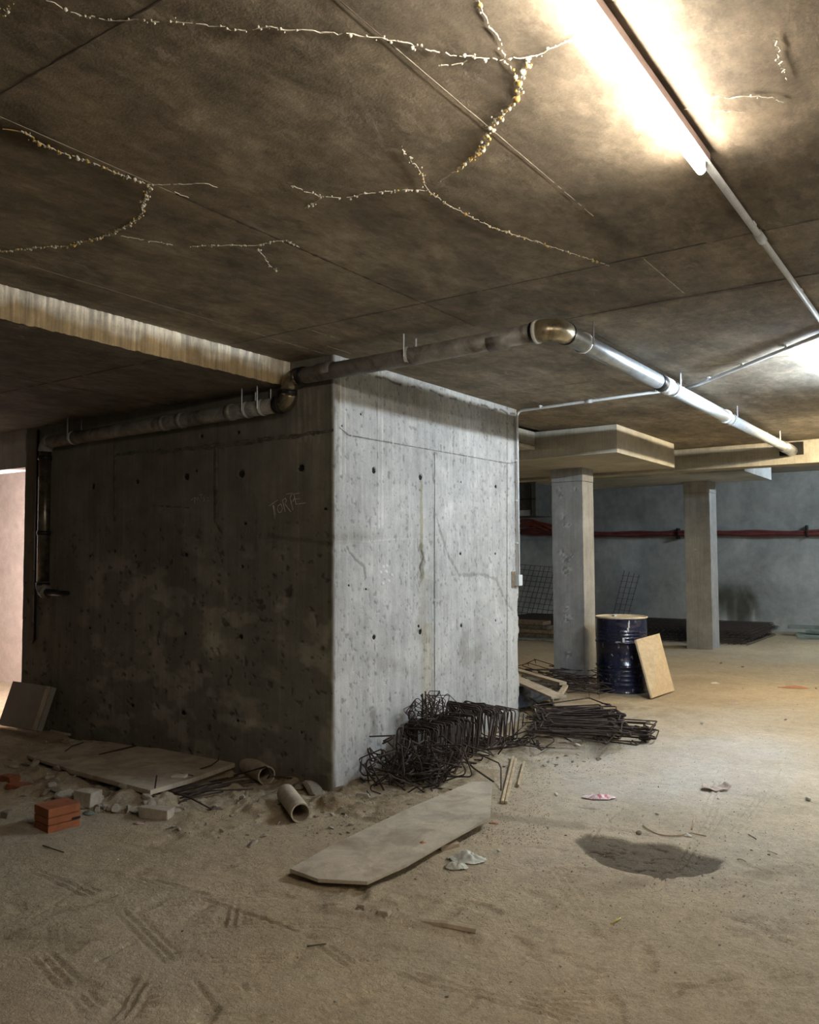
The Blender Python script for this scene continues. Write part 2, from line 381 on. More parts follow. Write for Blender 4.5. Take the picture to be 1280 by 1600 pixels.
# damp patch and faint damp streak
PUD = [gp(*p) for p in [(898, 1312), (916, 1301), (957, 1307), (988, 1316), (1046, 1319), (1094, 1333), (1132, 1345), (1125, 1357), (1081, 1367), (1032, 1371), (988, 1362), (943, 1349), (912, 1330)]]
sd = sdpoly(X, Y, [(p.x, p.y) for p in PUD])+.03*(fbm(X*9, Y*9, 41, 3)-.5)
wet = sst(.012, -.02, sd); shade(wet, (.30, .29, .28)); Z -= .012*wet
ck = np.abs(fbm(X*7, Y*16, 44, 3)-.5); Z -= .012*wet*sst(.03, .005, ck); shade(wet*sst(.03, .008, ck)*sst(-.03, -.07, sd), (.35, .33, .3))
for pts, w, am in [([(690, 1262), (760, 1275), (830, 1282), (900, 1290)], .10, .45), ([(1180, 1368), (1240, 1355)], .10, .25), ([(950, 1385), (1000, 1375)], .09, .28), ([(20, 1460), (120, 1475)], .12, .25), ([(905, 1262), (925, 1264)], .03, .5),
                   ([(850, 1075), (950, 1090)], .3, .25)]:
    q = [gp(*p) for p in pts]; d, _ = dseg(X, Y, [(p.x, p.y) for p in q]); shade(sst(w, w*.2, d+.05*(fbm(X*8, Y*8, 47, 3)-.5))*am, (.35, .33, .3))
# pool of cool lamplight painted into the floor colour, right of the core
e = np.exp(-(((X+1.9)/.9)**2+((Y-6.4)/1.9)**2))*(.5+fbm(X*1.5, Y*1.5, 50, 4)); colr *= (1+np.array([.22, .33, .60])[None, None]*e[..., None])
e = sst(.50, .66, fbm(X*1.3, Y*2.6, 51, 4))*sst(5, 8, Y); shade(e*.18, (.78, .68, .5))
buried = [gp(*p) for p in [(520, 1418), (600, 1430), (680, 1447), (745, 1463)]]
d, t = dseg(X, Y, [(p.x, p.y) for p in buried]); Z += .014*sst(.07, .02, d)*(1-.3*t)
P = np.stack([X, Y, Z], -1)
floor = grid_mesh('floor', P, colr, M['floor']); tag(floor, kind='structure')
def fz(x, y):
    i = min(max(int(np.searchsorted(fx, x))-1, 0), len(fx)-1); j = min(max(int(np.searchsorted(fy, y))-1, 0), len(fy)-1); return float(Z[i, j])
def on_floor(px, py):
    p = gp(px, py); z = fz(p.x, p.y); p = gp(px, py, z); return Vector((p.x, p.y, fz(p.x, p.y)))

# ---------------------------------------------------------------- ceiling
cx = np.arange(XS, 3.61, .03); cy = axis(-3.2, .6, 7.0, 10.75, .03)
CX, CY = np.meshgrid(cx, cy, indexing='ij')
cz = H+.004*(fbm(CX*1.5, CY*1.5, 60, 3)-.5)
cc = np.ones(CX.shape+(3,))
def cshade(m, c):
    for k in range(3): cc[..., k] *= 1-m*(1-c[k])
bay = np.floor((CX+1.25)/1.22)*3.1+np.floor((CY-1.265)/2.4)*1.7
cc *= (.86+.26*(np.sin(bay*12.9898)*43758.5 % 1))[..., None]
cshade(sst(.45, .7, fbm(CX*1.2, CY*.8, 61, 4))*.5, (.68, .64, .58))
for pts, w, am in [([(0, 205), (60, 225)], .10, .8), ([(60, 225), (120, 245)], .04, .6), ([(930, 490), (1010, 475), (1200, 443)], .06, .55), ([(910, 335), (975, 385)], .06, .5), ([(330, 50), (420, 60)], .05, .4),
                   ([(1110, 290), (1200, 380)], .035, .6), ([(520, 0), (525, 5)], .06, .3)]:
    q = [gp(*p, H) for p in pts]; d, _ = dseg(CX, CY, [(p.x, p.y) for p in q]); cshade(sst(w, w*.2, d+.05*(fbm(CX*8, CY*8, 47, 3)-.5))*am, (.38, .30, .2))
ceil_o = grid_mesh('ceiling', np.stack([CX, CY, cz], -1), cc, M['ceiling'], flip=True); tag(ceil_o, kind='structure')
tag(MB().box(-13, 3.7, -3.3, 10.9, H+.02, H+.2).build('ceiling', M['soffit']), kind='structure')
tag(MB().box(-13, 3.7, 10.9, 18.1, 3.17, 3.4).build('ceiling', M['beam']), kind='structure')
# lower slab to the left with its bright, streaked edge
lx, ly = np.meshgrid(np.arange(-13, XS+.001, .15), np.arange(-3.2, 8.3, .15), indexing='ij'); lx[-1] = XS
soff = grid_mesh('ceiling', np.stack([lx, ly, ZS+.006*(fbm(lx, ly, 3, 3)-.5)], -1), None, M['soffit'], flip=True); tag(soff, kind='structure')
sy, sz = np.meshgrid(np.arange(-3.2, YA+.01, .008), np.linspace(ZS-.004, H+.004, 24), indexing='ij')
sn = .5*fbm(sy*46, sz*5, 71, 4)+.5*fbm(sy*9, sz*4, 70, 4)
sc_ = np.ones(sy.shape+(3,)); drip = sst(.42, .6, sn); hgt = (sz-ZS)/(H-ZS)
low = sst(.62, .35, hgt+.5*(fbm(sy*9, sz*2, 72, 3)-.5))
for k, c in enumerate((.72, .60, .42)): sc_[..., k] = (1-low*(1-c))
sc_ *= (.82+.45*drip*sst(.1, .7, hgt))[..., None]
jag = (fbm(sy*30, sz*0, 74, 3)-.5)*.03*(hgt < .02)
step = grid_mesh('ceiling', np.stack([XS+.006*(sn-.5)+.007*drip*hgt, sy, sz+jag*.4], -1), sc_, M['step'], flip=False); tag(step, kind='structure')

# ---------------------------------------------------------------- lift core walls (two faces, one mesh)
dz = .008; zs = np.arange(0-.05, H+.02, dz)
sa = np.arange(-7.25, XB-.02, .012); sb = np.arange(YA+.02, 6.905, .008)
sl = np.array([*[-(XB-a) for a in sa], 0.0, *(sb-YA)])   # signed run from the corner: <0 left face, >0 right face
nL = len(sa)
U, V = np.meshgrid(sl, zs, indexing='ij')
left = U < 0
px_ = np.where(left, XB+U, XB); py_ = np.where(left, YA, YA+U)
nx = np.where(left, 0.0, 1.0); ny = np.where(left, -1.0, 0.0); nx[nL] = .7; ny[nL] = -.7
disp = .006*(fbm(U*3, V*3, 80, 4)-.5)+.003*(fbm(U*30, V*12, 81, 2)-.5)
edge = np.exp(-(U/.012)**2)+np.exp(-((U-2.644)/.014)**2)
disp -= edge*(.004+.018*sst(.5, .8, fbm(U*0+3, V*9, 82, 4)))
wc = np.ones(U.shape+(3,))
def wshade(m, c):
    for k in range(3): wc[..., k] *= 1-m*(1-c[k])
def rp(px, py): p = hit(px, py, 0, XB); return (p.y-YA, p.z)
def lp(px, py): p = hit(px, py, 1, YA); return (p.x-XB, p.z)
def c6(x, y): return rp(500+x/3.81, 640+y/3.81)
def cl(x, y): return lp(x/3.2, 660+y/3.2)
Rm = ~left
# right face: pour line, patches, stains
zj = np.interp(U, [0, .45, .75, 1.15, 1.5, 2.65], [c6(105, 795)[1], c6(270, 782)[1], c6(430, 768)[1], c6(600, 770)[1], c6(680, 800)[1]-.02, c6(690, 810)[1]-.05])
below = sst(0, .006, zj-V)*Rm*(U < 1.18)
wshade(below*.0+Rm*sst(0, -.03, zj-V)*sst(-.12, -.02, zj-V)*(U < .55)*.5, (.7, .68, .6)); disp -= .004*below
ln = Rm*sst(.010, .002, np.abs(V-zj))*(U < 1.12)*(U > .3); wc += (ln*.25)[..., None]
def wline(pts, w, c, am=1.0, rough=0.0, side=None, dep=0.0, nz=25):
    global disp
    d, t = dseg(U, V, pts); d = d+rough*(fbm(U*nz, V*nz, 88, 3)-.5)
    m = sst(w, w*.35, d)*am*(Rm if side == 'r' else left)
    wshade(m, c); disp = disp+dep*m; return m
wline([c6(165, 825), c6(210, 890), c6(265, 930), c6(275, 1000)], .012, (.5, .48, .45), .8, .035, 'r', -.003)
wline([c6(603, 430), c6(604, 700), c6(606, 820)], .026, (.70, .66, .48), .9, .03, 'r')
wline([c6(605, 830), c6(615, 900), c6(605, 1000)], .05, (.52, .49, .42), .85, .06, 'r', -.002)
wline([c6(608, 840), c6(622, 880), c6(600, 940), c6(608, 990)], .012, (.35, .32, .28), .9, .02, 'r', -.004)
wline([c6(625, 1000), c6(622, 1180), c6(605, 1330)], .10, (.72, .68, .60), .6, .07, 'r')
wline([c6(640, 1330), c6(640, 1620), c6(640, 2300)], .11, (.84, .79, .66), .8, .05, 'r')
wline([c6(690, 620), c6(720, 740), c6(765, 870), c6(830, 985), c6(960, 982), c6(1050, 1010), c6(1110, 1150), c6(1160, 1210)], .016, (.62, .60, .56), .8, .040, 'r', -.004)
e, _ = dseg(U, V, [c6(870, 1040), c6(1000, 1060)]); m_ = sst(.13, .07, e+.06*(fbm(U*8, V*8, 5, 3)-.5))*Rm; wc *= (1+.10*m_)[..., None]
wline([c6(930, 1215), c6(1000, 1250), c6(1060, 1330), c6(1080, 1420)], .012, (1.18, 1.18, 1.15), 1, .015, 'r')
wline([c6(560, 1560), c6(300, 1480)], .06, (.8, .78, .74), .6, .08, 'r')
wline([c6(860, 1350), c6(860, 1480), c6(940, 1450)], .10, (.76, .74, .70), .7, .1, 'r')
for x in (125, 150, 350, 372, 118): # lime runs
    z1 = c6(x, 380 if x < 340 else 700); wline([c6(x, -260), c6(x, 150), z1], .010 if x != 118 else .02, (1.28, 1.28, 1.26), .9, .008, 'r', .002)
wline([c6(120, -250), c6(110, 60)], .05, (.72, .68, .6), .5, .05, 'r')
wline([c6(340, -100), c6(345, 700), c6(335, 1300)], .02, (.85, .85, .84), .5, .03, 'r')
for (x, y) in [(380, 930), (365, 965), (400, 925), (412, 1015), (430, 980), (377, 1030), (396, 960)]: wline([c6(x, y), c6(x+6, y+5)], .011, (1.5, 1.5, 1.5), 1, .004, 'r')
d, _ = dseg(U, V, [rp(585, 1118), rp(586, 1140)]); wshade(sst(.07, .02, d+.05*(fbm(U*20, V*20, 90, 3)-.5))*Rm*.75, (.5, .48, .45))
wshade(sst(.5, .62, fbm(U*60, V*26, 93, 3))*Rm*sst(.35, .6, fbm(U*2, V*2, 94, 3))*.30, (.70, .70, .69))     # honeycombing
pit = sst(.74, .78, fbm(U*50, V*30, 95, 2))*Rm; disp -= .004*pit; wshade(pit*.6, (.45, .44, .42))
jg = np.abs(V-(np.interp(U, [.1, 2.6], [H-.075, H-.05])+.05*(fbm(U*9, V*0, 96, 4)-.5))); m_ = sst(.012, .003, jg)*Rm*(U > .15)*sst(.4, .5, fbm(U*20, V*20, 97, 2)); wshade(m_, (.3, .28, .26)); disp -= .006*m_
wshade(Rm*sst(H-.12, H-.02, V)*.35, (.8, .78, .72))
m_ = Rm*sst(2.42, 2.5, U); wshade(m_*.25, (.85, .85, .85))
# ragged bottom of the far edge
disp -= .05*np.exp(-((U-2.66)/.03)**2)*sst(1.25, 1.0, V)*sst(.45, .7, fbm(U*0, V*7, 98, 3))
# left face: its shade painted in over the dirt, with panels imprinted
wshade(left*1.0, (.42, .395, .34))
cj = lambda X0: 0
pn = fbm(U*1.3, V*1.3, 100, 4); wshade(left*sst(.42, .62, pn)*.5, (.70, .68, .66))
for (a, b, w, am) in [((1000, 760), (1100, 790), .11, .35), ((700, 960), (800, 900), .16, .22), ((1060, 1100), (1180, 1140), .10, .3), ((1000, 640), (1000, 900), .03, .2), ((1130, 850), (1140, 960), .03, .25)]:
    d, _ = dseg(U, V, [cl(*a), cl(*b)]); m_ = left*sst(w, w*.3, d+w*1.2*(fbm(U*9, V*9, 101, 3)-.5)); wc *= (1+am*m_)[..., None]
d, _ = dseg(U, V, [cl(1100, 1480), cl(1380, 1530)]); wc *= (1+.5*left*sst(.05, .01, d+.05*(fbm(U*14, V*14, 102, 3)-.5)))[..., None]
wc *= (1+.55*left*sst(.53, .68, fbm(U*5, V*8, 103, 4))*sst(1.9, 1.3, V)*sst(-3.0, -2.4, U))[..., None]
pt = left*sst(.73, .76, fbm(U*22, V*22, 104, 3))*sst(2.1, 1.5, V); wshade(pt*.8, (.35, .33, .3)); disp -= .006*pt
for x0, x1, am in [(466, 470, .5), (476, 478, .6), (484, 486, .4), (497, 499, .3), (458, 459, .2)]:
    wline([lp(x0, 610), lp(x1, 690)], .016, (1.75, 1.75, 1.7), am, .02, 'l', .002)
wline([lp(466, 600), lp(464, 1010)], .006, (1.5, 1.5, 1.45), .5, .006, 'l')
wline([lp(420, 838), lp(524, 850)], .02, (.6, .57, .5), .6, .03, 'l', -.004)
wline([lp(519, 600), lp(514, 1235)], .035, (.82, .88, .72), .6, .05, 'l')
for ax_, bx_ in [((250, 1140), (520, 1240)), ((90, 1100), (260, 1160))]: wline([lp(*ax_), lp(*bx_)], .10, (.8, .77, .7), .5, .1, 'l')
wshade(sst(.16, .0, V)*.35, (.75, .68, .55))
TIES = []
for (x, y, r) in [(323, 362, .020), (600, 402, .021), (1048, 458, .015), (840, 432, .008), (838, 858, .013), (1045, 858, .010), (843, 1285, .015), (1047, 1255, .010), (325, 1355, .014), (600, 1322, .016), (590, 1290, .008), (278, 1070, .006), (175, 1048, .006), (245, 28, .007), (132, 97, .007)]:
    TIES.append((c6(x, y), 'r', r))
for (x, y, r) in [(465, 320, .03), (685, 297, .024), (932, 272, .034), (1207, 257, .036), (981, 244, .012), (1226, 505, .014), (930, 662, .02), (574, 645, .015), (676, 668, .014), (450, 668, .010), (1203, 1072, .022), (925, 1056, .016), (676, 1042, .014), (448, 1028, .014), (800, 535, .012), (1008, 70, .018), (1192, 50, .014), (1210, 720, .014)]:
    TIES.append((cl(x, y), 'l', r))
TIES.append((lp(470, 731), 'l', .034)); TIES.append((lp(508, 795), 'l', .012))
TIES.append((lp(286, 1114), 'l', .026)); TIES.append((lp(371, 1126), 'l', .016)); TIES.append((lp(207, 1103), 'l', .018)); TIES.append((lp(471, 1144), 'l', .01))
for p_, f_, r in TIES:
    r = r*(.72 if f_ == 'l' else 1); d = np.hypot(U-p_[0], V-p_[1]); m_ = sst(r*1.25, r*.8, d)*(Rm if f_ == 'r' else left); disp = disp-.018*m_; wshade(m_*.8, (.2, .19, .18))
P = np.stack([px_+nx*disp, py_+ny*disp, V], -1)
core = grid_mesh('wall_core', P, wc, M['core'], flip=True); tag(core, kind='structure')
# solid behind the faces, far side and doorway wall
tag(MB().box(-6.55, XB-.03, YA+.04, 6.87, -.05, H+.01).build('wall_core', M['core']), kind='structure')
tag(MB().box(-7.24, -6.55, YA+.03, YA+.20, -.05, ZS+.02).build('wall_core', M['core']), kind='structure')
tag(MB().box(-8.45, -7.24, YA, YA+.20, 2.379, ZS+.02).build('wall_left', M['core']), kind='structure')
tag(MB().box(-12.9, -8.45, YA, YA+.20, -.05, ZS+.02).build('wall_left', M['core']), kind='structure')
jb, jz = np.meshgrid(np.linspace(0, .22, 6), np.arange(-.05, 2.40, .02), indexing='ij')
tag(grid_mesh('trim_1', np.stack([-7.245-.018*(fbm(jb*3, jz*6, 110, 4)-.2), YA+jb, jz], -1), None, M['core']), kind='structure')
tag(MB().box(-12.9, -6.6, 5.75, 5.95, -.1, 3.0).build('wall_pink', M['pink']), kind='structure')
tag(MB().box(-6.7, -6.56, YA+.21, 5.75, -.1, 3.0).build('wall_pink', M['pink']), kind='structure')
# outer walls
bx_, bz_ = np.meshgrid(np.arange(-13, 3.7, .05), np.arange(-.05, 3.2, .05), indexing='ij')
bc = np.ones(bx_.shape+(3,))
up_ = sst(1.86, 1.90, bz_); bc *= (1-.12*up_)[..., None]
def bshade(m, c):
    for k in range(3): bc[..., k] *= 1-m*(1-c[k])
def bp(px, py): p = hit(px, py, 1, 17.9); return (p.x, p.z)
d, _ = dseg(bx_, bz_, [bp(1135, 935), bp(1150, 955), bp(1165, 940)]); bshade(sst(.42, .08, d+.30*(fbm(bx_*3, bz_*3, 120, 4)-.5)), (.33, .31, .26))
for a in (1133, 1149, 1176): d, _ = dseg(bx_, bz_, [bp(a, 940), bp(a+1, 975)]); m_ = sst(.06, .01, d+.05*(fbm(bx_*9, bz_*3, 121, 2)-.5)); bc *= (1+.6*m_)[..., None]
d, _ = dseg(bx_, bz_, [bp(1160, 920), bp(1175, 950), bp(1182, 975)]); bc *= (1+.5*sst(.05, .01, d))[..., None]
bshade(sst(.5, .7, fbm(bx_*.9, bz_*1.2, 122, 4))*.4, (.72, .76, .76))
tag(grid_mesh('wall_back', np.stack([bx_, 17.9+0*bx_, bz_], -1), bc, M['back'], flip=False), kind='structure')
tag(MB().box(-13, 3.7, 17.92, 18.1, -.1, 3.3).build('wall_back', M['back']), kind='structure')
tag(MB().box(3.6, 3.8, -3.3, 18.1, -.1, 3.3).build('wall_right', M['back']), kind='structure')
tag(MB().box(-13, 3.7, -3.3, -3.15, -.1, 3.3).build('wall_front', M['back']), kind='structure')
tag(MB().box(-13.1, -12.9, -3.3, 18.1, -.1, 3.3).build('wall_left', M['back']), kind='structure')

# ---- formwork joints, tie holes and scratches on the walls: real ridges and cups, children of their surface
def ribbon(pts, nrm, w, h, mat, parent, name, jit=.3, step=.02, seed=0, gap=0.0):
    rr = random.Random(seed); nrm = Vector(nrm); Q = []
    pts = [Vector(p) for p in pts]
    for a, b in zip(pts, pts[1:]):
        k = max(1, int((b-a).length/step))
        for i in range(k): Q.append(a.lerp(b, i/k))
    Q.append(pts[-1]); mb = MB(); v = []; f = []
    for i, q in enumerate(Q):
        t = (Q[min(i+1, len(Q)-1)]-Q[max(i-1, 0)]).normalized(); s = t.cross(nrm).normalized()
        ww = w*(1+jit*(rr.random()*2-1)); q = q+s*w*jit*(rr.random()-.5)
        v += [q-s*ww, q-s*ww*.5+nrm*h, q+s*ww*.5+nrm*h, q+s*ww]
        if i and rr.random() >= gap:
            for j in range(3): f.append((4*i-4+j, 4*i-3+j, 4*i+1+j, 4*i+j))
    mb.add(v, f); o = mb.build(name, mat); 
    if parent: o.parent = parent
    return o
DN = (0, 0, -1)
CE = lambda p: (lambda q: (q.x, q.y, H-.0035))(gp(*p, H))
cs = [([(-1.60+2.2, 1.268, 0), (-5, 1.262, 0)], .0035, 'seamdark'), ([(-1.25, -1, 0), (-1.25, 1.75, 0)], .0024, 'seamdark'), ([(-1.25, 1.75, 0), (-1.25, 3.1, 0)], .0017, 'seamlight'),
      ([(-2.44, -1, 0), (-2.44, 2.0, 0)], .0022, 'seamlight'), ([(-2.44, 2.0, 0), (-2.44, 4.2, 0)], .006, 'seamdark'), ([(-3.6, 0, 0), (-3.6, 4.2, 0)], .0030, 'seamlight'),
      ([(-3.95, 3.66, 0), (-.75, 3.66, 0)], .0035, 'seamdark'), ([(-.75, 3.66, 0), (3, 3.66, 0)], .0035, 'seamdark'), ([(-1.95, 4.385, 0), (2, 4.36, 0)], .006, 'seamdark'),
      ([(-1.93, 4.75, 0), (-1.93, 6.8, 0)], .004, 'seamdark'), ([(-3.5, 6.1, 0), (3, 6.1, 0)], .0025, 'seamdark'), ([(-1.93, 8.9, 0), (2, 8.9, 0)], .005, 'seamdark'), ([(-1.25, 3.66, 0), (-1.25, 4.3, 0)], .0025, 'seamlight'),
      ([(-3.28, 3.72, 0), (-3.28, 3.98, 0)], .003, 'seamlight'), ([(-2.74, 6.5, 0), (-2.74, 6.85, 0)], .003, 'seamlight'), ([(-3.45, 4.05, 0), (-3.45, 4.3, 0)], .003, 'seamlight')]
for i, (p, w, mt) in enumerate(cs):
    p = [(a, b, H-.0025) for a, b, c in p]
    if abs(p[0][0]-p[1][0]) > 3 and p[1][0] < XS: p[1] = (XS+.02, p[1][1], p[1][2])
    o = ribbon(p, DN, w, .0007, M[mt], ceil_o, 'formwork_joint', .5, .03, i, .04)
for i, (a, b) in enumerate([((0, 640), (440, 600)), ((60, 600), (300, 575))]):
    p = [tuple(gp(*q, ZS-.003)) for q in (a, b)]
    if i == 0: p = [(-12, 3.2, ZS-.004), (XS-.02, 3.2, ZS-.004)]
    else: p = [(-5.2, -2, ZS-.004), (-5.2, 4.2, ZS-.004)]
    ribbon(p, DN, .004, .002, M['seamdark'], soff, 'formwork_joint', .4, .04, i, .05)
def rw(p, off=.003): return (XB+off, YA+p[0], p[1])
def lw(p, off=.003): return (XB+p[0], YA-off, p[1])
RN = (1, 0, 0); LN = (0, -1, 0)
def djit(pts, a, seed, k=.05):
    rr = random.Random(seed); out = []
    pts = [Vector(p) for p in pts]
    for p, q in zip(pts, pts[1:]):
        n_ = max(1, int((q-p).length/k))
        for i in range(n_): out.append(p.lerp(q, i/n_)+Vector((rr.uniform(-a, a), rr.uniform(-a, a)*0, rr.uniform(-a, a))))
    out.append(pts[-1]); return out
for i, (pts, w, j) in enumerate([([rp(530, 668), rp(545, 680), rp(793, 724), rp(808, 722)], .0045, .3), ([rp(679, 706), rp(679, 980), rp(679, 1180)], .0040, .4), ([rp(792, 630), rp(792, 1140)], .0035, .3)]):
    ribbon([rw(p) for p in pts], RN, w, .002, M['wallseam'], core, 'formwork_joint', j, .02, 30+i, .05)
ribbon(djit([lw(p) for p in [lp(180, 710), lp(335, 699), lp(400, 691), lp(522, 672)]], .006, 3), LN, .012, .004, M['wallseamdark'], core, 'formwork_joint', .5, .02, 40)
ribbon(djit([lw(p) for p in [lp(250, 709), lp(335, 694), lp(400, 685), lp(500, 677)]], .008, 4), LN, .006, .003, M['wallseamdark'], core, 'formwork_joint', .6, .02, 41, .2)
ribbon([lw(p) for p in [lp(180, 690), lp(180, 815)]], LN, .018, .004, M['wallseamdark'], core, 'formwork_joint', .3, .03, 42)
ribbon([lw(p) for p in [lp(338, 698), lp(338, 812), lp(350, 832)]], LN, .017, .005, M['wallseamdark'], core, 'formwork_joint', .3, .03, 43)
ribbon([lw(p) for p in [lp(240, 790), lp(297, 793)]], LN, .006, .003, M['wallseamdark'], core, 'formwork_joint', .4, .03, 44, .1)
ribbon([lw(p) for p in [lp(297, 793), lp(298, 815)]], LN, .006, .003, M['wallseamdark'], core, 'formwork_joint', .4, .03, 45, .1)
def tie(p, face, r):
    q = Vector(rw(p, -.010) if face == 'r' else lw(p, -.010)); nn = Vector(RN if face == 'r' else LN)
    s = Vector((0, 1, 0)) if face == 'r' else Vector((1, 0, 0)); u = Vector((0, 0, 1)); mb = MB(); v = []; k = 9
    for rad, d in ((1.15, .006), (.9, 0), (.01, -.002)):
        for j in range(k):
            a = 2*pi*j/k; w = r*rad*(1+.15*sin(a*2+p[0]*30)); v.append(q+s*cos(a)*w+u*sin(a)*w*1.15+nn*d)
    mb.add(v, [(i*k+j, i*k+(j+1) % k, (i+1)*k+(j+1) % k, (i+1)*k+j) for i in range(2) for j in range(k)])
    o = mb.build('tie_hole', M['hole']); o.parent = core
for p_, f_, r in TIES: tie(p_, f_, r*(.72 if f_ == 'l' else 1))
# scratched letters TORPE and a second faint scrawl
def cs2(x, y): return lp(400+x/10.667, 740+y/10.667)
TXT = [[(225, 540), (375, 440)], [(290, 530), (325, 750)], [(300, 530), (340, 700)],
       [(420, 505), (375, 540), (365, 600), (390, 650), (430, 640), (450, 580), (435, 525), (415, 505)],
       [(450, 440), (495, 640)], [(455, 440), (500, 410), (515, 450), (490, 510), (590, 640)],
       [(575, 400), (625, 610)], [(575, 410), (600, 350), (640, 340), (650, 400), (620, 470)],
       [(640, 340), (660, 440), (680, 520)], [(640, 340), (740, 325)], [(660, 430), (745, 415)], [(690, 510), (840, 490)], [(510, 345), (620, 325)]]
mb_i = 0
for t_ in TXT:
    ribbon([lw(cs2(*p), .005) for p in t_], LN, .0026, .0012, M['scratch'], core, 'scratched_stroke', .4, .012, 60+mb_i); mb_i += 1
def cs3(x, y): return lp(280+x/10.667, 740+y/10.667)
for t_ in [[(210, 440), (270, 400), (265, 490)], [(270, 400), (320, 450)], [(310, 400), (370, 460)], [(340, 360), (400, 345)], [(370, 350), (385, 430)], [(440, 370), (410, 400), (440, 440), (410, 460)], [(470, 400), (500, 410), (475, 460), (510, 450)]]:
    ribbon([lw(cs3(*p), .005) for p in t_], LN, .0026, .0012, M['scratch'], core, 'scratched_stroke', .4, .012, 80+mb_i); mb_i += 1

# ---- lime-filled cracks of the ceiling
def half(L, ox=0): return [(ox+x/2, y/2) for x, y in L]
CR = [
 (half([(145, 0), (210, 32), (270, 50), (330, 62), (380, 68), (430, 55), (490, 70), (520, 66), (640, 78), (700, 86), (745, 95), (800, 91), (845, 86), (890, 90), (950, 92), (1000, 98), (1075, 104), (1150, 112), (1210, 123), (1280, 134)])+half([(45, 148), (95, 160), (130, 170), (225, 182), (300, 185), (400, 170), (440, 150), (520, 112)], 640), 1.3, .25, .25, 0),
 (half([(215, 0), (225, 35), (250, 80), (280, 130), (300, 185), (330, 235)], 640), 1.0, .1, .2, .3),
 (half([(375, 180), (370, 205), (340, 245), (338, 290), (320, 325), (298, 352), (265, 380), (245, 430), (212, 485), (180, 505), (152, 530)], 640), 2.2, .75, .9, .75),
 (half([(152, 530), (120, 550), (95, 567)], 640), .7, .1, .2, 0),
 ([(626, 228), (633, 240)]+half([(0, 488), (30, 530), (45, 560), (58, 600), (80, 612), (130, 645), (200, 680), (250, 705), (320, 730), (400, 755), (510, 793), (560, 808), (620, 828)], 640), 1.1, .28, .3, .6),
 (half([(910, 578), (960, 600), (1010, 615), (1080, 617), (1130, 607), (1200, 597), (1280, 593)])+[(655, 297), (664, 298)], 1.1, .3, .3, .1),
 (half([(1010, 615), (985, 630), (955, 648)]), .9, .2, .3, 0),
 (half([(75, 412), (110, 440), (190, 475), (260, 498), (330, 525), (400, 555), (470, 577)]), 1.2, .5, .5, .3),
 (half([(0, 400), (40, 404), (80, 415), (120, 445)]), 2.2, .05, .5, .9),
 (half([(470, 577), (560, 575), (640, 572), (680, 585)]), .6, 0, .1, 0),
 (half([(470, 577), (452, 620), (440, 670), (400, 705), (340, 732), (280, 748), (215, 768), (140, 770), (60, 778), (0, 786)]), 1.3, .6, .5, .35),
 (half([(375, 735), (440, 748), (490, 755), (540, 766)]), .9, .05, .2, 0),
 (half([(602, 770), (700, 765), (800, 767), (850, 755), (895, 750), (935, 772)]), .9, .3, .3, .1),
 (half([(803, 775), (825, 800), (840, 825), (870, 852)]), .9, .1, .2, 0),
 (half([(545, 600), (590, 617)]), .8, .1, .1, 0),
 (half([(60, 190), (80, 170)], 640), .8, 0, .2, 0), (half([(90, 208), (150, 200), (180, 187)], 640), .8, .1, .2, 0),
 (half([(930, 300), (1000, 304), (1060, 300), (1140, 305), (1170, 318)], 640), 1.4, .05, .2, 0), (half([(680, 45), (740, 25), (790, 5)], 640), 1.6, .0, .2, 0),
 (half([(0, 45), (22, 30), (35, 12)]), 1.6, .4, .5, .8), (half([(860, 340), (940, 343), (1050, 350)], 640), .9, .05, .2, 0), (half([(1145, 120), (1160, 190), (1180, 250)], 640), 1.2, .05, .2, 0)]
def ico_pts():
    t = (1+5**.5)/2; v = [(-1, t, 0), (1, t, 0), (-1, -t, 0), (1, -t, 0), (0, -1, t), (0, 1, t), (0, -1, -t), (0, 1, -t), (t, 0, -1), (t, 0, 1), (-t, 0, -1), (-t, 0, 1)]
    l = hypot(1, t); v = [Vector(q)/l for q in v]
    f = [(0, 11, 5), (0, 5, 1), (0, 1, 7), (0, 7, 10), (0, 10, 11), (1, 5, 9), (5, 11, 4), (11, 10, 2), (10, 7, 6), (7, 1, 8), (3, 9, 4), (3, 4, 2), (3, 2, 6), (3, 6, 8), (3, 8, 9), (4, 9, 5), (2, 4, 11), (6, 2, 10), (8, 6, 7), (9, 8, 1)]
    return v, f
IV, IF = ico_pts()
rr = random.Random(11)
for ci, (pts, w, dens, big, och) in enumerate(CR):
    W = [gp(x, y, H-.003) for x, y in pts]; Q = []
    for a, b in zip(W, W[1:]):
        k = max(1, int((b-a).length/.014)); Q += [a.lerp(b, i/k)+Vector((rr.uniform(-1, 1), rr.uniform(-1, 1), 0))*.0055*w**.5 for i in range(k)]
    Q.append(W[-1])
    mt = M['ochre'] if och > .85 else M['lime']
    v = ribbon(Q, DN, .0014*w, .002, mt, ceil_o, 'lime_vein', .9, .008, 200+ci, .10+.25*dens)
    for col_, nm in (('lime', 'lime_beads'), ('ochre', 'ochre_beads')):
        mb = MB()
        for q in Q:
            for rep in range(3):
                if rr.random() < dens*(och if col_ == 'ochre' else 1-och*.7):
                    r = rr.uniform(.0018, .0038+.0036*big)*(1 if rr.random() < .85 else 1.6); c = q+Vector((rr.gauss(0, .006), rr.gauss(0, .006), -r*.6))
                    mb.add([c+Vector((p.x*r, p.y*r, p.z*r*rr.uniform(.8, 1.3))) for p in IV], IF)
        if mb.v: tag(mb.build(nm, M[col_], ceil_o, True), kind='stuff')

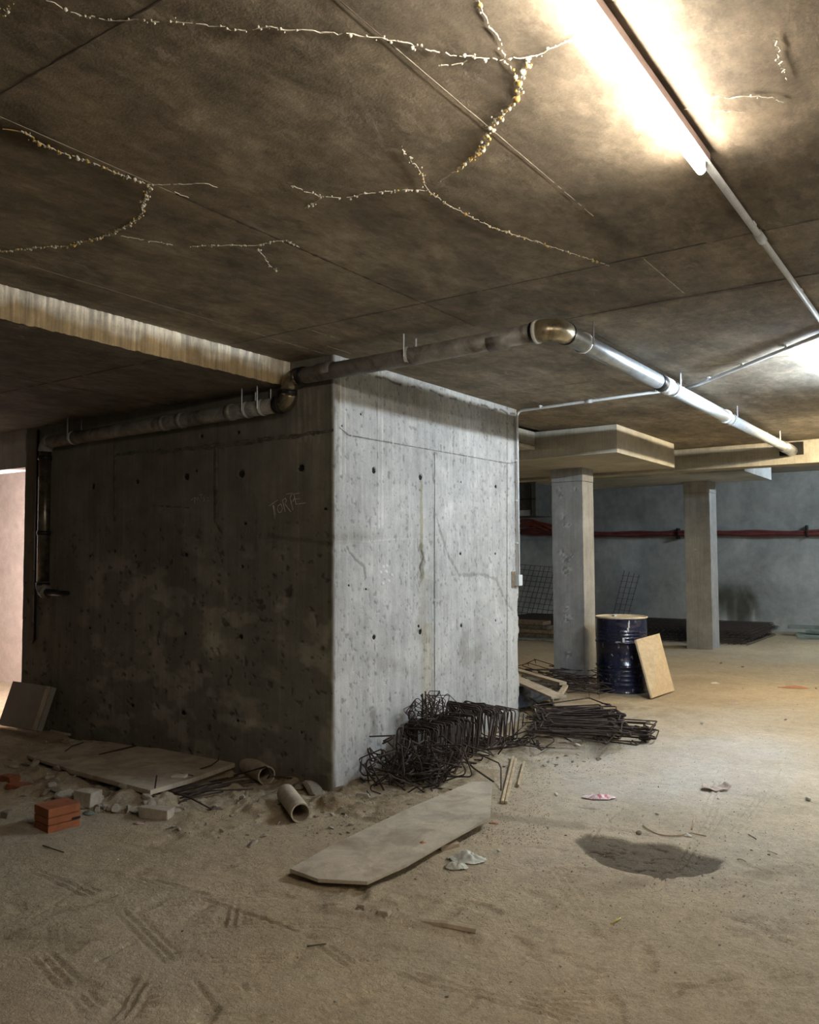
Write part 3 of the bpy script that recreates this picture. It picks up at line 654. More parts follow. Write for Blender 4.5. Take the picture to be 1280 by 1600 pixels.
# ---------------------------------------------------------------- beams, panels, columns
def wrapbox(name, x0, x1, y0, y1, z0, z1, mat, parent=None, ds=.04, rough=.004, seed=0, marks=()):
    ru = []; 
    for a, b, nn in (((x0, y0), (x1, y0), (0, -1)), ((x1, y0), (x1, y1), (1, 0)), ((x1, y1), (x0, y1), (0, 1)), ((x0, y1), (x0, y0), (-1, 0))):
        L = hypot(b[0]-a[0], b[1]-a[1]); k = max(2, int(L/ds))
        for i in range(k): ru.append((a[0]+(b[0]-a[0])*i/k, a[1]+(b[1]-a[1])*i/k, nn[0] if i else nn[0], nn[1], i == 0))
    ru.append(ru[0]); A = np.array([q[:4] for q in ru], float); cor = np.array([q[4] for q in ru], float)
    zz = np.linspace(z0, z1, max(2, int((z1-z0)/ds))); n1, n2 = len(ru), len(zz)
    U_ = np.arange(n1)[:, None]*ds+0*zz[None]; V_ = zz[None]+0*A[:, :1]
    d = rough*(fbm(U_*6, V_*6, seed, 4)-.5)-cor[:, None]*.006*fbm(U_*3, V_*14, seed+1, 3)
    Px = A[:, :1]+A[:, 2:3]*d; Py = A[:, 1:2]+A[:, 3:4]*d
    Pn = np.stack([Px, Py, V_], -1); Pn[-1] = Pn[0]
    c = np.ones(Pn.shape)
    for fn in marks: fn(Pn, c)
    o = grid_mesh(name, Pn, c, mat, False, parent, smooth=False)
    me = o.data; me.shade_smooth()
    for e_ in (): pass
    # caps
    return o
def hardbox(name, x0, x1, y0, y1, z0, z1, mat, parent=None, bevel=.004):
    return MB().box(x0, x1, y0, y1, z0, z1).build(name, mat, parent, bevel=bevel)
pan = tag(hardbox('drop_panel', -6.4, -3.11, 8.245, 10.15, 2.60, 2.894, M['beam']), 'large boxed concrete drop panel above the grey column beside the drum', 'ceiling panel')
rib2 = tag(hardbox('ceiling_beam', -6.4, 3.6, 10.86, 11.15, 2.63, 3.168, M['beam']), 'long warm-lit concrete ceiling beam that the sloping pipe runs into', 'beam')
tag(hardbox('ceiling_beam', -6.4, -3.3, 10.16, 10.79, 2.66, 2.894, M['beam']), 'short beam joining the drop panel to the long beam behind it', 'beam')
tag(hardbox('ceiling_beam', -4.6, -4.04, 6.92, 8.235, 2.70, 2.894, M['beam']), 'short pale beam between the core and the drop panel, just right of the thin vertical conduit', 'beam')
tag(hardbox('drop_panel', -6.2, -2.87, 12.68, 14.5, 2.75, 3.168, M['back']), 'bluish shaded drop panel over the farther column', 'ceiling panel')
tag(hardbox('pipe_sleeve', -2.05, -1.78, 10.84, 10.862, 2.735, 2.89, M['hole']), 'dark square opening in the long beam around the pipe end', 'opening')
# columns
def chip_marks(specs, face_y):
    def fn(Pn, c):
        m0 = np.abs(Pn[..., 1]-face_y) < .03
        for (px, py, r) in specs:
            q = hit(px, py, 1, face_y); d = np.hypot(Pn[..., 0]-q.x, Pn[..., 2]-q.z)+r*.9*(fbm(Pn[..., 0]*40, Pn[..., 2]*40, 130, 3)-.5)
            m = m0*sst(r, r*.3, d); s = sst(.4, .6, fbm(Pn[..., 0]*60, Pn[..., 2]*60, 131, 2))
            c *= (1+m*(s*1.0-.45))[..., None]; Pn[..., 1] += m*.012*(s-.3)
    return fn
def column(x0, x1, y0, y1, z1, joint, label, marks, seed):
    root = empty('concrete_column', ((x0+x1)/2, (y0+y1)/2, 0)); tag(root, label, 'column')
    o = wrapbox('shaft', x0, x1, y0, y1, -.03, joint-.004, M['col'], None, .02, .006, seed, marks); cut_parent(o, root)
    e_ = o.modifiers.new('edge', 'EDGE_SPLIT'); e_.split_angle = radians(50)
    o = hardbox('head', x0-.003, x1+.003, y0-.003, y1+.003, joint, z1+.005, M['col'], None, .005); cut_parent(o, root)
    return root
column(-4.402, -3.995, 9.42, 9.75, 2.60, 2.44, 'grey concrete column with chipped marks, directly left of the blue drum',
       [chip_marks([(873, 766, .05), (876, 775, .04), (900, 764, .04), (880, 808, .05), (886, 820, .06), (876, 863, .05), (885, 874, .08), (885, 892, .09), (893, 868, .04), (886, 950, .05), (887, 965, .08), (889, 1022, .06)], 9.42)], 140)
column(-4.14, -3.72, 13.97, 14.37, 2.75, 2.56, 'farther plain concrete column standing alone before the back wall', [chip_marks([(1086, 858, .03)], 13.97)], 150)

# ---------------------------------------------------------------- lamps
def lamp(i, x, y0, y1, c, s, label):
    root = empty('fluorescent_lamp', (x, (y0+y1)/2, H)); tag(root, label, 'lamp', 'ceiling lamps of the garage')
    L = (y1-y0)/2; zt = -.072
    b = MB().box(-.019, .019, -L-.02, L+.02, -.034, -.002); b.box(-.024, -.0195, -L-.02, L+.02, -.039, -.010); b.box(.0195, .024, -L-.02, L+.02, -.039, -.010)
    b.build('casing', M['casing'], root, bevel=.0015)
    t = MB().tube([(0, -L, zt), (0, L-.008, zt), (0, L-.002, zt)], [.0145, .0145, .009], 16).build('tube', emitter('tube_glow_%d' % i, c, s), root, True)
    for sgn in (-1, 1):
        k = MB().box(-.010, .010, sgn*(L+.006)-.006, sgn*(L+.006)+.006, zt+.004, -.034); k.build('tube_holder', M['white'], root)
    for yy in (-L*.5, 0, L*.5):
        MB().box(-.006, .006, yy-.006, yy+.006, -.058, -.034).build('clip', M['white'], root)
    return root
LB = ['lit bare fluorescent tube under a narrow casing near the camera', 'cool white fluorescent ceiling lamp right of the silver pipe', 'warm fluorescent ceiling lamp before the long beam', 'cool fluorescent ceiling lamp beyond the long beam', 'warm fluorescent fill lamp added out of view at right, nearest the camera', 'cool fluorescent fill lamp added out of view at right, farther off']
for i, (x, y0, y1, c, s) in enumerate(LAMPS):
    o = lamp(i, x, y0, y1, c, s, LB[i])
    if i == 3: o.location.z = 3.17

# conduits
def conduit(path, r, label, clips=(), couplers=(), box=None):
    root = empty('conduit', path[0]); tag(root, label, 'conduit')
    Q = []
    P_ = [Vector(p) for p in path]
    for i, p in enumerate(P_):
        if 0 < i < len(P_)-1:
            a = (P_[i-1]-p).normalized(); b = (P_[i+1]-p).normalized(); d = min(.06, (P_[i-1]-p).length*.4, (P_[i+1]-p).length*.4)
            for k in range(6):
                t = k/5; Q.append((p+a*d)*(1-t)**2+p*2*t*(1-t)+(p+b*d)*t*t)
        else: Q.append(p)
    cut_parent(MB().tube(Q, r, 10).build('pipe', M['conduit'], None, True), root)
    for p, n_ in clips:
        p = Vector(p); n_ = Vector(n_); mb = MB()
        t = Vector((0, 0, 1)) if abs(n_.z) < .5 else Vector((1, 0, 0))
        cut_parent(MB().obox(p+n_*(r*.6), n_*(r*1.1), t.cross(n_)*(r*1.9), t*(.008)).build('clip', M['white'], None, bevel=.002), root)
    for a, b in couplers:
        cut_parent(MB().tube([a, b], r*1.35, 10).build('coupler', M['conduit'], None, True), root)
    return root
r_ = .0125
cA = hit(807, 905, 1, 6.86); xc = XB+.02
p0 = (xc+.005, 6.86, 1.37); p1 = (xc+.005, 6.86, 2.879); p2 = (-1.95, 6.70, 2.879)
cl1 = [(Vector((xc, 6.86, z)), (-1, 0, 0)) for z in (1.66, 2.05, 2.42)]
lerp = lambda a, b, t: Vector(a).lerp(Vector(b), t)
cl2 = [(lerp(p1, p2, t), (0, 0, 1)) for t in (.16, .85)]
o = conduit([p0, p1, p2], r_, 'thin pale conduit up the core edge and under the ceiling to the silver pipe', cl1+cl2, [(lerp(p1, p2, .44), lerp(p1, p2, .48))])
bx = MB().box(xc-.018, xc+.03, 6.815, 6.885, 1.27, 1.37).build('junction_box', M['conduit'], None, bevel=.004); tag(bx, 'small pale junction box at the lower end of the vertical conduit', 'box')
bk = MB().box(XB-.004, XB+.006, 6.76, 6.83, 1.255, 1.40).build('backing_plate', M['ply_edge'], None, bevel=.002); tag(bk, 'dark backing plate beside the small junction box on the core', 'plate')
p3 = (-1.83, 6.62, 2.879); p4 = (-.86, 5.62, 2.879); p5 = (-.70, 5.45, 2.879)
o = conduit([p2, p3, p5], r_, 'thin conduit slanting under the ceiling from the silver pipe to the right edge', [(lerp(p3, p4, t), (0, 0, 1)) for t in (.12, .45, .82)], [])
o = conduit([(-.745, 2.83, 2.879), (-.745, 5.73, 2.879)], .014, 'grey conduit running on in line from the end of the lit tube', [(Vector((-.745, y, 2.879)), (0, 0, 1)) for y in (3.55, 4.6)], [((-.745, 3.62, 2.879), (-.745, 3.72, 2.879))])

# ---------------------------------------------------------------- drain pipes
def bendpath(c0, d0, d1, rad, k=8):
    "quarter bend from c0 travelling along d0, leaving along d1"
    d0, d1 = Vector(d0), Vector(d1); cen = Vector(c0)+d1*rad
    return [cen-d1*rad*cos(a)+d0*rad*sin(a) for a in [pi/2*i/(k-1) for i in range(k)]]
def hanger(root, p, r, gap, top, dirv):
    "pair of threaded rods down to a clamp ring"
    p = Vector(p); dirv = Vector(dirv); side = dirv.cross(Vector((0, 0, 1))).normalized()
    ring = MB(); ring.tube([p-dirv*.012, p+dirv*.012], r+.006, 18, cap=False); ring.tube([p-dirv*.012, p+dirv*.012], r+.0035, 18, cap=False)
    cut_parent(ring.build('clamp_ring', M['white'], None, True), root)
    for s in (-1, 1):
        q = p+side*s*(r+.012); mb = MB().tube([q+Vector((0, 0, -.02)), Vector((q.x, q.y, top))], .0055, 6)
        cut_parent(mb.build('hanger_rod', M['zinc'], None), root)
PR = .054
ZU, YU = 2.765, 4.165; XE2 = -1.905; ZL = 2.625
up_root = empty('drain_pipe', (-2.9, YU, ZU)); tag(up_root, 'stained grey drain pipe crossing in front of the core top, from elbow to elbow', 'pipe')
cut_parent(MB().tube([(-3.80, YU, ZU-.002), (-3.0, YU, ZU), (XE2-.13, YU, ZU+.022)], PR, 20).build('pipe', M['zincdirty'], None, True), up_root)
for xx, ln_ in ((-3.79, .05), (-2.05, .035)):
    z_ = ZU+(.0 if xx < -3 else .021); cut_parent(MB().tube([(xx, YU, z_), (xx+ln_, YU, z_)], PR+.006, 20).build('rubber_seal', M['rubber'], None, True), up_root)
for xx in (-3.62, -2.32): cut_parent(MB().tube([(xx, YU, ZU+.006), (xx+.13, YU, ZU+.006)], PR+.0025, 20).build('socket', M['zincdirty'], None, True), up_root)
hanger(up_root, (-2.88, YU, ZU+.01), PR, 0, H-.004, (1, 0, 0))
# left elbow pair: turns down, then along the wall
el = empty('pipe_elbow', (-3.86, YU, ZU)); tag(el, 'shiny swan-neck elbow of drain pipe under the slab edge', 'pipe fitting')
pa = bendpath((-3.80, YU, ZU), (-1, 0, 0), (0, 0, -1), .085)
cut_parent(MB().tube(pa, PR+.006, 20).build('upper_bend', M['darkbrass'], None, True), el)
zlow = 2.62; xv = -3.885
cut_parent(MB().tube([(xv, YU, ZU-.085), (xv, YU, ZU-.125)], PR+.004, 20).build('neck', M['rubber'], None, True), el)
pb = bendpath((xv, YU, ZU-.115), (0, 0, -1), (-1, 0, 0), .06)
pb = [Vector((q.x, q.y, q.z)) for q in pb]
cut_parent(MB().tube(pb, PR+.007, 20).build('lower_bend', M['darkbrass'], None, True), el)
ze = pb[-1].z
cut_parent(MB().tube([(pb[-1].x, YU, ze), (pb[-1].x-.05, YU, ze)], PR+.009, 20).build('rubber_seal', M['rubber'], None, True), el)
lo = empty('drain_pipe', (-5.3, YU, ze)); tag(lo, 'dark grey drain pipe along the shaded wall under the low slab', 'pipe')
zr = 2.56
lpz = lambda x: ze+(zr-ze)*((-3.95-x)/2.7)
LX = [-3.96, -4.7, -5.6, -6.72]
cut_parent(MB().tube([(x, YU, lpz(x)) for x in LX], PR, 20).build('pipe', M['zincdirty'], None, True), lo)
for xx in (-4.42, -4.95, -5.15): cut_parent(MB().tube([(xx, YU, lpz(xx)), (xx-.05, YU, lpz(xx))], PR+.006, 20).build('coupler', M['zincdirty'], None, True), lo)
for xx in (-4.12, -4.27, -6.35): hanger(lo, (xx, YU, lpz(xx)), PR, 0, ZS-.003, (1, 0, 0))
dn = empty('drain_pipe', (-6.775, YU, 1.2)); tag(dn, 'shiny vertical drain pipe beside the doorway', 'pipe')
xd = -6.78; zt_ = lpz(-6.70)
cut_parent(MB().tube(bendpath((-6.70, YU, zt_), (-1, 0, 0), (0, 0, -1), .08), PR+.006, 18).build('upper_bend', M['zincdirty'], None, True), dn)
cut_parent(MB().tube([(xd, YU, zt_-.07), (xd, YU, 1.34)], PR-.002, 20).build('pipe', M['oldpipe'], None, True), dn)
for z_ in (zt_-.12, 1.78, 1.33): cut_parent(MB().tube([(xd, YU, z_), (xd, YU, z_-.035)], PR+.005, 20).build('rubber_seal', M['rubber'], None, True), dn)
cut_parent(MB().tube(bendpath((xd, YU, 1.31), (0, 0, -1), (1, 0, 0), .06), PR+.005, 18).build('lower_bend', M['zincdirty'], None, True), dn)
cut_parent(MB().tube([(xd+.06, YU, 1.25), (xd+.30, YU-.02, 1.245), (xd+.42, YU-.03, 1.25)], [.032, .027, .018], 14).build('outlet', M['rubber'], None, True), dn)
tag(MB().tube([(-7.02, YA-.02, 2.70), (-7.02, YA-.02, .82), (-7.06, YA-.02, .79)], .013, 8).build('cable', M['rubber'], None, True), 'thin dark cable hanging down the wall left of the vertical pipe', 'cable')
# right elbow and the bright pipe
e2 = empty('pipe_elbow', (XE2, YU, 2.787)); tag(e2, 'rounded brassy elbow where the pipe turns away from the camera', 'pipe fitting')
pc = bendpath((XE2-.085, YU, 2.787), (1, 0, 0), (0, 1, 0), .085, 10)
cut_parent(MB().tube([Vector((XE2-.12, YU, 2.787))]+pc+[Vector((XE2, YU+.12, 2.787))], PR+.008, 22).build('bend', M['brass'], None, True), e2)
cut_parent(MB().tube([(XE2-.125, YU, 2.787), (XE2-.105, YU, 2.787)], PR+.012, 22).build('collar', M['white'], None, True), e2)
cut_parent(MB().tube([(XE2, YU+.12, 2.787), (XE2, YU+.135, 2.787)], PR+.011, 22).build('rubber_seal', M['rubber'], None, True), e2)
br = empty('drain_pipe', (XE2, 7.4, 2.78)); tag(br, 'bright silver-blue drain pipe sloping away under the ceiling into the long beam', 'pipe')
yb = lambda y: 2.785
cut_parent(MB().tube([(XE2, YU+.13, 2.785), (XE2, 5.92, 2.785)], PR, 24).build('near_section', M['zinc'], None, True), br)
cut_parent(MB().tube([(XE2, 6.10, 2.785), (XE2, 7.75, 2.785)], PR-.003, 24).build('middle_section', M['bluepipe'], None, True), br)
cut_parent(MB().tube([(XE2, 7.75, 2.785), (XE2, 10.4, 2.785)], PR-.006, 24).build('far_section', M['bluepipe'], None, True), br)
cut_parent(MB().tube([(XE2, 10.3, 2.785), (XE2, 10.83, 2.785)], PR+.01, 24).build('end_socket', M['zinc'], None, True), br)
cut_parent(MB().tube([(XE2, 5.86, 2.785), (XE2, 5.97, 2.785)], PR+.004, 24).build('rubber_seal', M['rubber'], None, True), br)
for ya_, yb_ in ((4.52, 4.54), (5.975, 6.0), (6.05, 6.11), (7.72, 7.76)): cut_parent(MB().tube([(XE2, ya_, 2.785), (XE2, yb_, 2.785)], PR+.008, 24).build('coupler', M['white'], None, True), br)
for yy in (4.53, 6.2, 7.9, 9.8): hanger(br, (XE2, yy, 2.785), PR, 0, H-.004, (0, 1, 0))

# ---------------------------------------------------------------- back wall things
rd = [(-12.5, 17.77, 2.2), (-9.2, 17.77, 2.10), (-8.0, 17.77, 2.03), (-6.6, 17.77, 1.99), (-5.0, 17.77, 1.98), (-3.9, 17.77, 1.955), (-3.2, 17.77, 1.94), (-1, 17.77, 1.95), (2, 17.8, 1.98)]
root = empty('red_conduit_bundle', (-4, 17.8, 2.0)); tag(root, 'sagging red corrugated tube running the length of the back wall', 'tube')
def smooth(pts, k=8):
    P_ = [Vector(p) for p in pts]; out = []
    for i in range(len(P_)-1):
        a, b, c, d = P_[max(i-1, 0)], P_[i], P_[i+1], P_[min(i+2, len(P_)-1)]
        for j in range(k):
            t = j/k; out.append(.5*((2*b)+(c-a)*t+(2*a-5*b+4*c-d)*t*t+(3*b-a-3*c+d)*t**3))
    out.append(P_[-1]); return out
for dy, dz_, rr_ in ((0, 0, .038), (-.02, .045, .022), (0.02, -.038, .018)):
    cut_parent(MB().tube([q+Vector((0, dy, dz_+.012*sin(q.x*5+dz_*40))) for q in smooth(rd, 8)], rr_, 8).build('tube', M['red'], None, True), root)
for xx in (-7.6, -5.4, -2.9, -1.9): cut_parent(MB().box(xx-.012, xx+.012, 17.69, 17.89, 1.87, 2.10).build('strap', M['rubber'], None), root)
rt_ = random.Random(3)
for i in range(6):
    a = Vector((-9.4+rt_.uniform(-.3, .3), 17.80, 2.08+rt_.uniform(-.03, .05))); b = Vector((-8.3+rt_.uniform(-.3, .6), 17.80, 1.96+rt_.uniform(0, .12))); c = (a+b)/2+Vector((0, 0, rt_.uniform(-.05, .35)))
    o = MB().tube(smooth([a, c, b], 6), .03, 7).build('red_tube', M['orangered'], None, True); tag(o, 'loose orange-red tube tangled on the back wall in the dark gap right of the core', 'tube', 'orange-red tubes in the dark gap')
vr = empty('air_duct', (-8.2, 16.5, 2.6)); tag(vr, 'dark hanging duct box with a pale lower panel in the gap beyond the core', 'duct')
q0 = hit(808, 757, 1, 16.0); q1 = hit(838, 806, 1, 16.0)
cut_parent(MB().box(q0.x-.6, q1.x, 16.0, 16.8, q1.z, 3.165).build('duct_box', M['vent'], None, bevel=.01), vr)
cut_parent(MB().box(q0.x-.6, q1.x-.12, 15.98, 16.0, q1.z+.01, q1.z+.13).build('pale_panel', M['ventwhite'], None, bevel=.004), vr)
cut_parent(MB().box(q1.x-.12, q1.x-.08, 15.97, 16.0, q1.z, q0.z).build('frame_bar', M['wire'], None), vr)
cut_parent(MB().box(q0.x-.6, q1.x, 15.97, 16.0, (q0.z+q1.z)/2, (q0.z+q1.z)/2+.03).build('frame_bar', M['wire'], None), vr)
# mesh sheets on the floor along the back wall
def mesh_sheet(name, W_, L_, sp, r, jit=0, seed=0):
    rr = random.Random(seed); mb = MB()
    nx_ = int(W_/sp); ny_ = int(L_/sp)
    for i in range(nx_+1):
        x = i*sp+rr.uniform(-jit, jit); mb.tube([(x, 0, 0), (x+rr.uniform(-jit, jit), L_, rr.uniform(-jit, jit)*.3)], r, 4)
    for j in range(ny_+1):
        y = j*sp+rr.uniform(-jit, jit); mb.tube([(0, y, r*2), (W_, y+rr.uniform(-jit, jit), r*2+rr.uniform(-jit, jit)*.3)], r, 4)
    return mb.mesh(name, M['wire'])
ms = mesh_sheet('rebar_mesh_sheet', 5.2, 2.2, .10, .006, .01, 1); k = 0
for i in range(7):
    o = link(bpy.data.objects.new('rebar_mesh_sheet', ms)); o.location = (-8.6+R.uniform(-.12, .12), 14.95+R.uniform(-.08, .08)+.04*i, .02+.030*i); o.rotation_euler = (0, 0, R.uniform(-.02, .02))
    tag(o, 'dark rebar mesh sheet in the flat stack on the floor before the back wall', 'rebar mesh', 'flat stack of mesh sheets by the back wall')
ms2 = mesh_sheet('rebar_mesh_sheet', 1.4, 1.3, .13, .006, .01, 2)
o = link(bpy.data.objects.new('rebar_mesh_sheet', ms2)); o.location = (-9.3, 17.1, .15); o.rotation_euler = (radians(66), radians(4), radians(-6)); tag(o, 'bent rebar mesh sheet leaning on the back wall, seen between core and column', 'rebar mesh')
ms3 = MB()
for i in range(4): ms3.tube([(i*.11, 0, 0), (i*.11+.14, .35, .95-.03*i)], .006, 4)
for j in range(1, 8): ms3.tube([(j*.015, .04*j, .12*j), (.36+j*.02, .04*j, .12*j-.03)], .0045, 4)
o = ms3.build('rebar_mesh_offcut', M['wire']); q = hit(957, 966, 1, 17.3); o.location = (q.x, 17.35, .25); tag(o, 'narrow upright mesh offcut leaning on the back wall above the drum', 'rebar mesh')
# dark stack of timber left, in the gap, and greenish planks far right
for i in range(4):
    o = MB().box(-1.1, 1.1, -.16, .16, 0, .07).build('formwork_plank', M['ply_edge' if i % 2 else 'seamdark'], None, bevel=.006)
    o.location = (-7.7-.1*i, 14.35+.06*i, .005+.075*i); o.rotation_euler = (0, 0, .05-.03*i)
    tag(o, 'dark plank in the low stack on the floor between core and first column', 'plank', 'dark low plank stack in the gap')
o = MB().box(-1.2, 1.2, -.07, .07, 0, .03).build('formwork_plank', M['greenish'], None, bevel=.004); o.location = (-7.2, 13.75, .01); o.rotation_euler = (0, 0, .03); tag(o, 'thin pale green plank lying before the dark plank stack', 'plank')
gq = gp(1262, 998)
for i, (dx, dy, dz_, L_, rz) in enumerate([(0, .35, .0, .6, -.1), (.15, .15, .07, .55, -.25), (-.05, .45, .14, .7, .08), (.1, .0, .0, .6, -.02)]):
    o = MB().box(-L_, L_, -.10, .10, 0, .06).build('stacked_plank', M['greenish'], None, bevel=.005); o.location = (gq.x+dx+.35, gq.y+dy, .005+dz_); o.rotation_euler = (0, .0, rz)
    tag(o, 'green-grey plank in the small stack at the right end of the back wall', 'plank', 'green-grey planks at far right')

# ---------------------------------------------------------------- drum and board
DC = (-3.505, 9.32)
dr_ = empty('oil_drum', (*DC, fz(*DC)-.005)); tag(dr_, 'scuffed navy blue steel oil drum beside the first column', 'drum')
rb = .288; prof = [(rb-.02, 0), (rb, .004), (rb+.006, .012), (rb, .022), (rb-.004, .03)]
def hoop(z): return [(rb-.004, z-.022), (rb+.003, z-.014), (rb+.010, z-.006), (rb+.010, z+.002), (rb+.003, z+.010), (rb-.004, z+.016)]
for z in (.10, .15, .20, .25): prof += [(rb-.004, z-.012), (rb+.001, z-.005), (rb+.001, z+.003), (rb-.004, z+.010)]
prof += hoop(.30)
prof += [(rb-.004, .45)]+hoop(.57)
for z in (.62, .655, .69): prof += [(rb-.004, z-.010), (rb+.001, z-.004), (rb+.001, z+.003), (rb-.004, z+.009)]
prof += [(rb-.004, .72), (rb-.004, .835)]
MB().lathe(prof, 48).build('body', M['drum'], dr_, True)
MB().lathe([(rb-.004, .832), (rb+.006, .836), (rb+.008, .846), (rb+.002, .853), (rb-.008, .850), (rb-.010, .838)], 48).build('rim', M['drumlid'], dr_, True)
MB().lathe([(rb-.009, .840), (rb-.03, .837), (.001, .836)], 48).build('lid', M['drumlid'], dr_, True)
MB().lathe([(.03, .836), (.03, .850), (.022, .853), (.001, .853)], 14, (-.12, .1, 0)).build('bung', M['zinc'], dr_, True)
for (a, z, w, h) in [(-28, .77, .008, .03), (-30, .72, .010, .02), (-40, .60, .012, .03), (-27, .80, .006, .02), (-33, .665, .006, .012), (-52, .58, .03, .004)]:
    an = radians(a-25); c_ = Vector((cos(an)*(rb+.001), sin(an)*(rb+.001), z)); MB().obox(c_, Vector((-sin(an), cos(an), 0))*w, Vector((cos(an), sin(an), 0))*.003, Vector((0, 0, h))).build('paint_drip', M['scuff'], dr_, bevel=.002)
a = gp(1018, 1093); b = gp(1053, 1081)
tl = hit(995, 1001, 1, 9.08); tr = hit(1028, 992, 1, 9.22)
tl = Vector((tl.x, 9.03, tl.z)); tr = Vector((tr.x, 9.25, tr.z)); a.z = .0; b.z = .0
nrm = (b-a).cross(tl-a).normalized()*.011; mb = MB(); q4 = [a, b, tr, tl]
mb.add([p+nrm for p in q4]+[p-nrm for p in q4], [(0, 1, 2, 3), (7, 6, 5, 4), (0, 4, 5, 1), (1, 5, 6, 2), (2, 6, 7, 3), (3, 7, 4, 0)])
o = mb.build('leaning_board', M['board'], None, bevel=.002); o.location.z = .012; tag(o, 'pale rectangular particle board leaning against the blue drum', 'board')

# ---------------------------------------------------------------- foreground boards, bricks, pipes
def flat_board(name, pts, zz, th, mat, label, cat, bevel=.002):
    if not hasattr(zz, '__len__'): zz = [zz]*len(pts)
    top = [gp(x, y, z) for (x, y), z in zip(pts, zz)]
    ar = sum(top[i].x*top[(i+1) % len(top)].y-top[(i+1) % len(top)].x*top[i].y for i in range(len(top)))
    if ar < 0: top = top[::-1]
    o = MB().slab(top, th).build(name, mat, None, bevel=bevel)
    return tag(o, label, cat)
flat_board('plywood_offcut', [(453, 1357), (518, 1320), (640, 1262), (737, 1221), (769, 1221), (766, 1276), (700, 1312), (636, 1349), (574, 1377), (497, 1373)],
           [.04, .045, .06, .085, .085, .07, .06, .05, .035, .035], .018, M['ply'], 'large dusty pointed plywood offcut lying before the rebar heap', 'board')
flat_board('plywood_sheet', [(106, 1201), (235, 1235), (300, 1216), (371, 1191), (258, 1170), (180, 1163)], [.10, .10, .09, .07, .07, .08], .03, M['ply'], 'large dusty plywood sheet lying flat in front of the shaded wall', 'board')
flat_board('plywood_sheet', [(42, 1180), (104, 1200), (190, 1168), (212, 1162), (130, 1156)], [.05, .06, .065, .05, .04], .022, M['ply'], 'second plywood sheet half under dust, left of the larger flat sheet', 'board')
flat_board('plywood_strip', [(78, 1143), (150, 1150), (128, 1141), (80, 1136)], .05, .02, M['ply'], 'short plywood strip at the wall foot right of the leaning panel', 'board')
# leaning grey panel
pl = empty('foam_board', (-7.0, 4.1, 0)); tag(pl, 'thick grey foam board leaning by the doorway at far left', 'board')
fr = [Vector((-7.34, 4.02, .03)), Vector((-6.76, 4.02, .03)), Vector((-6.74, 4.17, .43)), Vector((-7.32, 4.17, .43))]
p_a = hit(-3, 1132, 1, 4.02); p_b = hit(58, 1142, 1, 4.02); p_c = hit(81, 1073, 1, 4.16); p_d = hit(20, 1064, 1, 4.16)
fr = [p_a, p_b, p_c, p_d]; nn = (fr[1]-fr[0]).cross(fr[3]-fr[0]).normalized()
if nn.y > 0: nn = -nn
mb = MB(); q8 = [p for p in fr]+[p-nn*.05 for p in fr]; mb.add(q8, [(0, 1, 2, 3), (7, 6, 5, 4), (0, 4, 5, 1), (1, 5, 6, 2), (2, 6, 7, 3), (3, 7, 4, 0)])
cut_parent(mb.build('panel', M['cardbd'], None, bevel=.004), pl)
i0 = [fr[0].lerp(fr[1], .88), fr[1].lerp(fr[0], .03), fr[2].lerp(fr[3], .03), fr[3].lerp(fr[2], .88)]
mb = MB(); mb.add([p+nn*.004 for p in i0]+[p-nn*.01 for p in i0], [(0, 1, 2, 3), (0, 4, 5, 1), (1, 5, 6, 2), (2, 6, 7, 3), (3, 7, 4, 0)]); cut_parent(mb.build('edge_strip', M['ply'], None), pl)
# hollow clay brick
bp0 = gp(75, 1302); bp1 = gp(125, 1289); bp3 = gp(56, 1284)
ex = (bp1-bp0); ex.z = 0; bl = ex.length; ex.normalize(); ey = Vector((-ex.y, ex.x, 0)); bd = .17; bh = .135
br_ = empty('clay_brick', bp0+Vector((0, 0, fz(bp0.x, bp0.y)))); br_.rotation_euler = (0, 0, math.atan2(ex.y, ex.x)); tag(br_, 'orange hollow clay brick standing alone at the lower left', 'brick')
br_.location.z -= .003
mb = MB(); w_ = .012
for (z0, z1, dpt) in ((0, .040, 0), (.040, .046, .006), (.046, .082, 0), (.082, .088, .006), (.088, bh, 0)):
    mb.box(dpt, bl-dpt, dpt, bd-dpt, z0, z1)
mb.build('body', M['brick'], br_, bevel=.002)
for zc in (.022, .064, .108):
    for yc in (.05, .12): MB().box(bl-.001, bl+.0015, yc-.026, yc+.026, zc-.013, zc+.013).build('cell', M['hole'], br_)
MB().box(bl-.05, bl+.001, -.002, .01, .046, .058).build('broken_notch', M['hole'], br_)
def block(px, py, L_, D_, H_, rz, label, mat='block', name='mortar_block', z=0):
    p = on_floor(px, py); b = MB(); n_ = 6; rr = random.Random(int(px))
    o = MB().box(-L_/2, L_/2, -D_/2, D_/2, 0, H_); 
    o.v = [(v[0]+rr.uniform(-.008, .008), v[1]+rr.uniform(-.006, .006), v[2]+(rr.uniform(-.006, .006) if v[2] > 0 else 0)) for v in o.v]
    o = o.build(name, M[mat], None, bevel=.005); o.location = (p.x, p.y, p.z+z-.004); o.rotation_euler = (R.uniform(-.03, .03), R.uniform(-.03, .03), rz); tag(o, label, 'block'); return o
block(244, 1276, .20, .09, .065, .35, 'long grey mortar block beside the rebar rods at left')
block(138, 1252, .13, .11, .09, .2, 'upright grey mortar lump just behind the orange brick')
block(281, 1232, .10, .05, .05, .5, 'small whitish mortar piece lying on the rebar rods', 'lime', z=.05)
block(14, 1222, .12, .08, .05, .1, 'broken red brick piece at the far left edge', 'brick', 'broken_brick')
block(30, 1232, .16, .08, .035, .3, 'second broken reddish brick piece, dusty, below the first', 'brick', 'broken_brick')
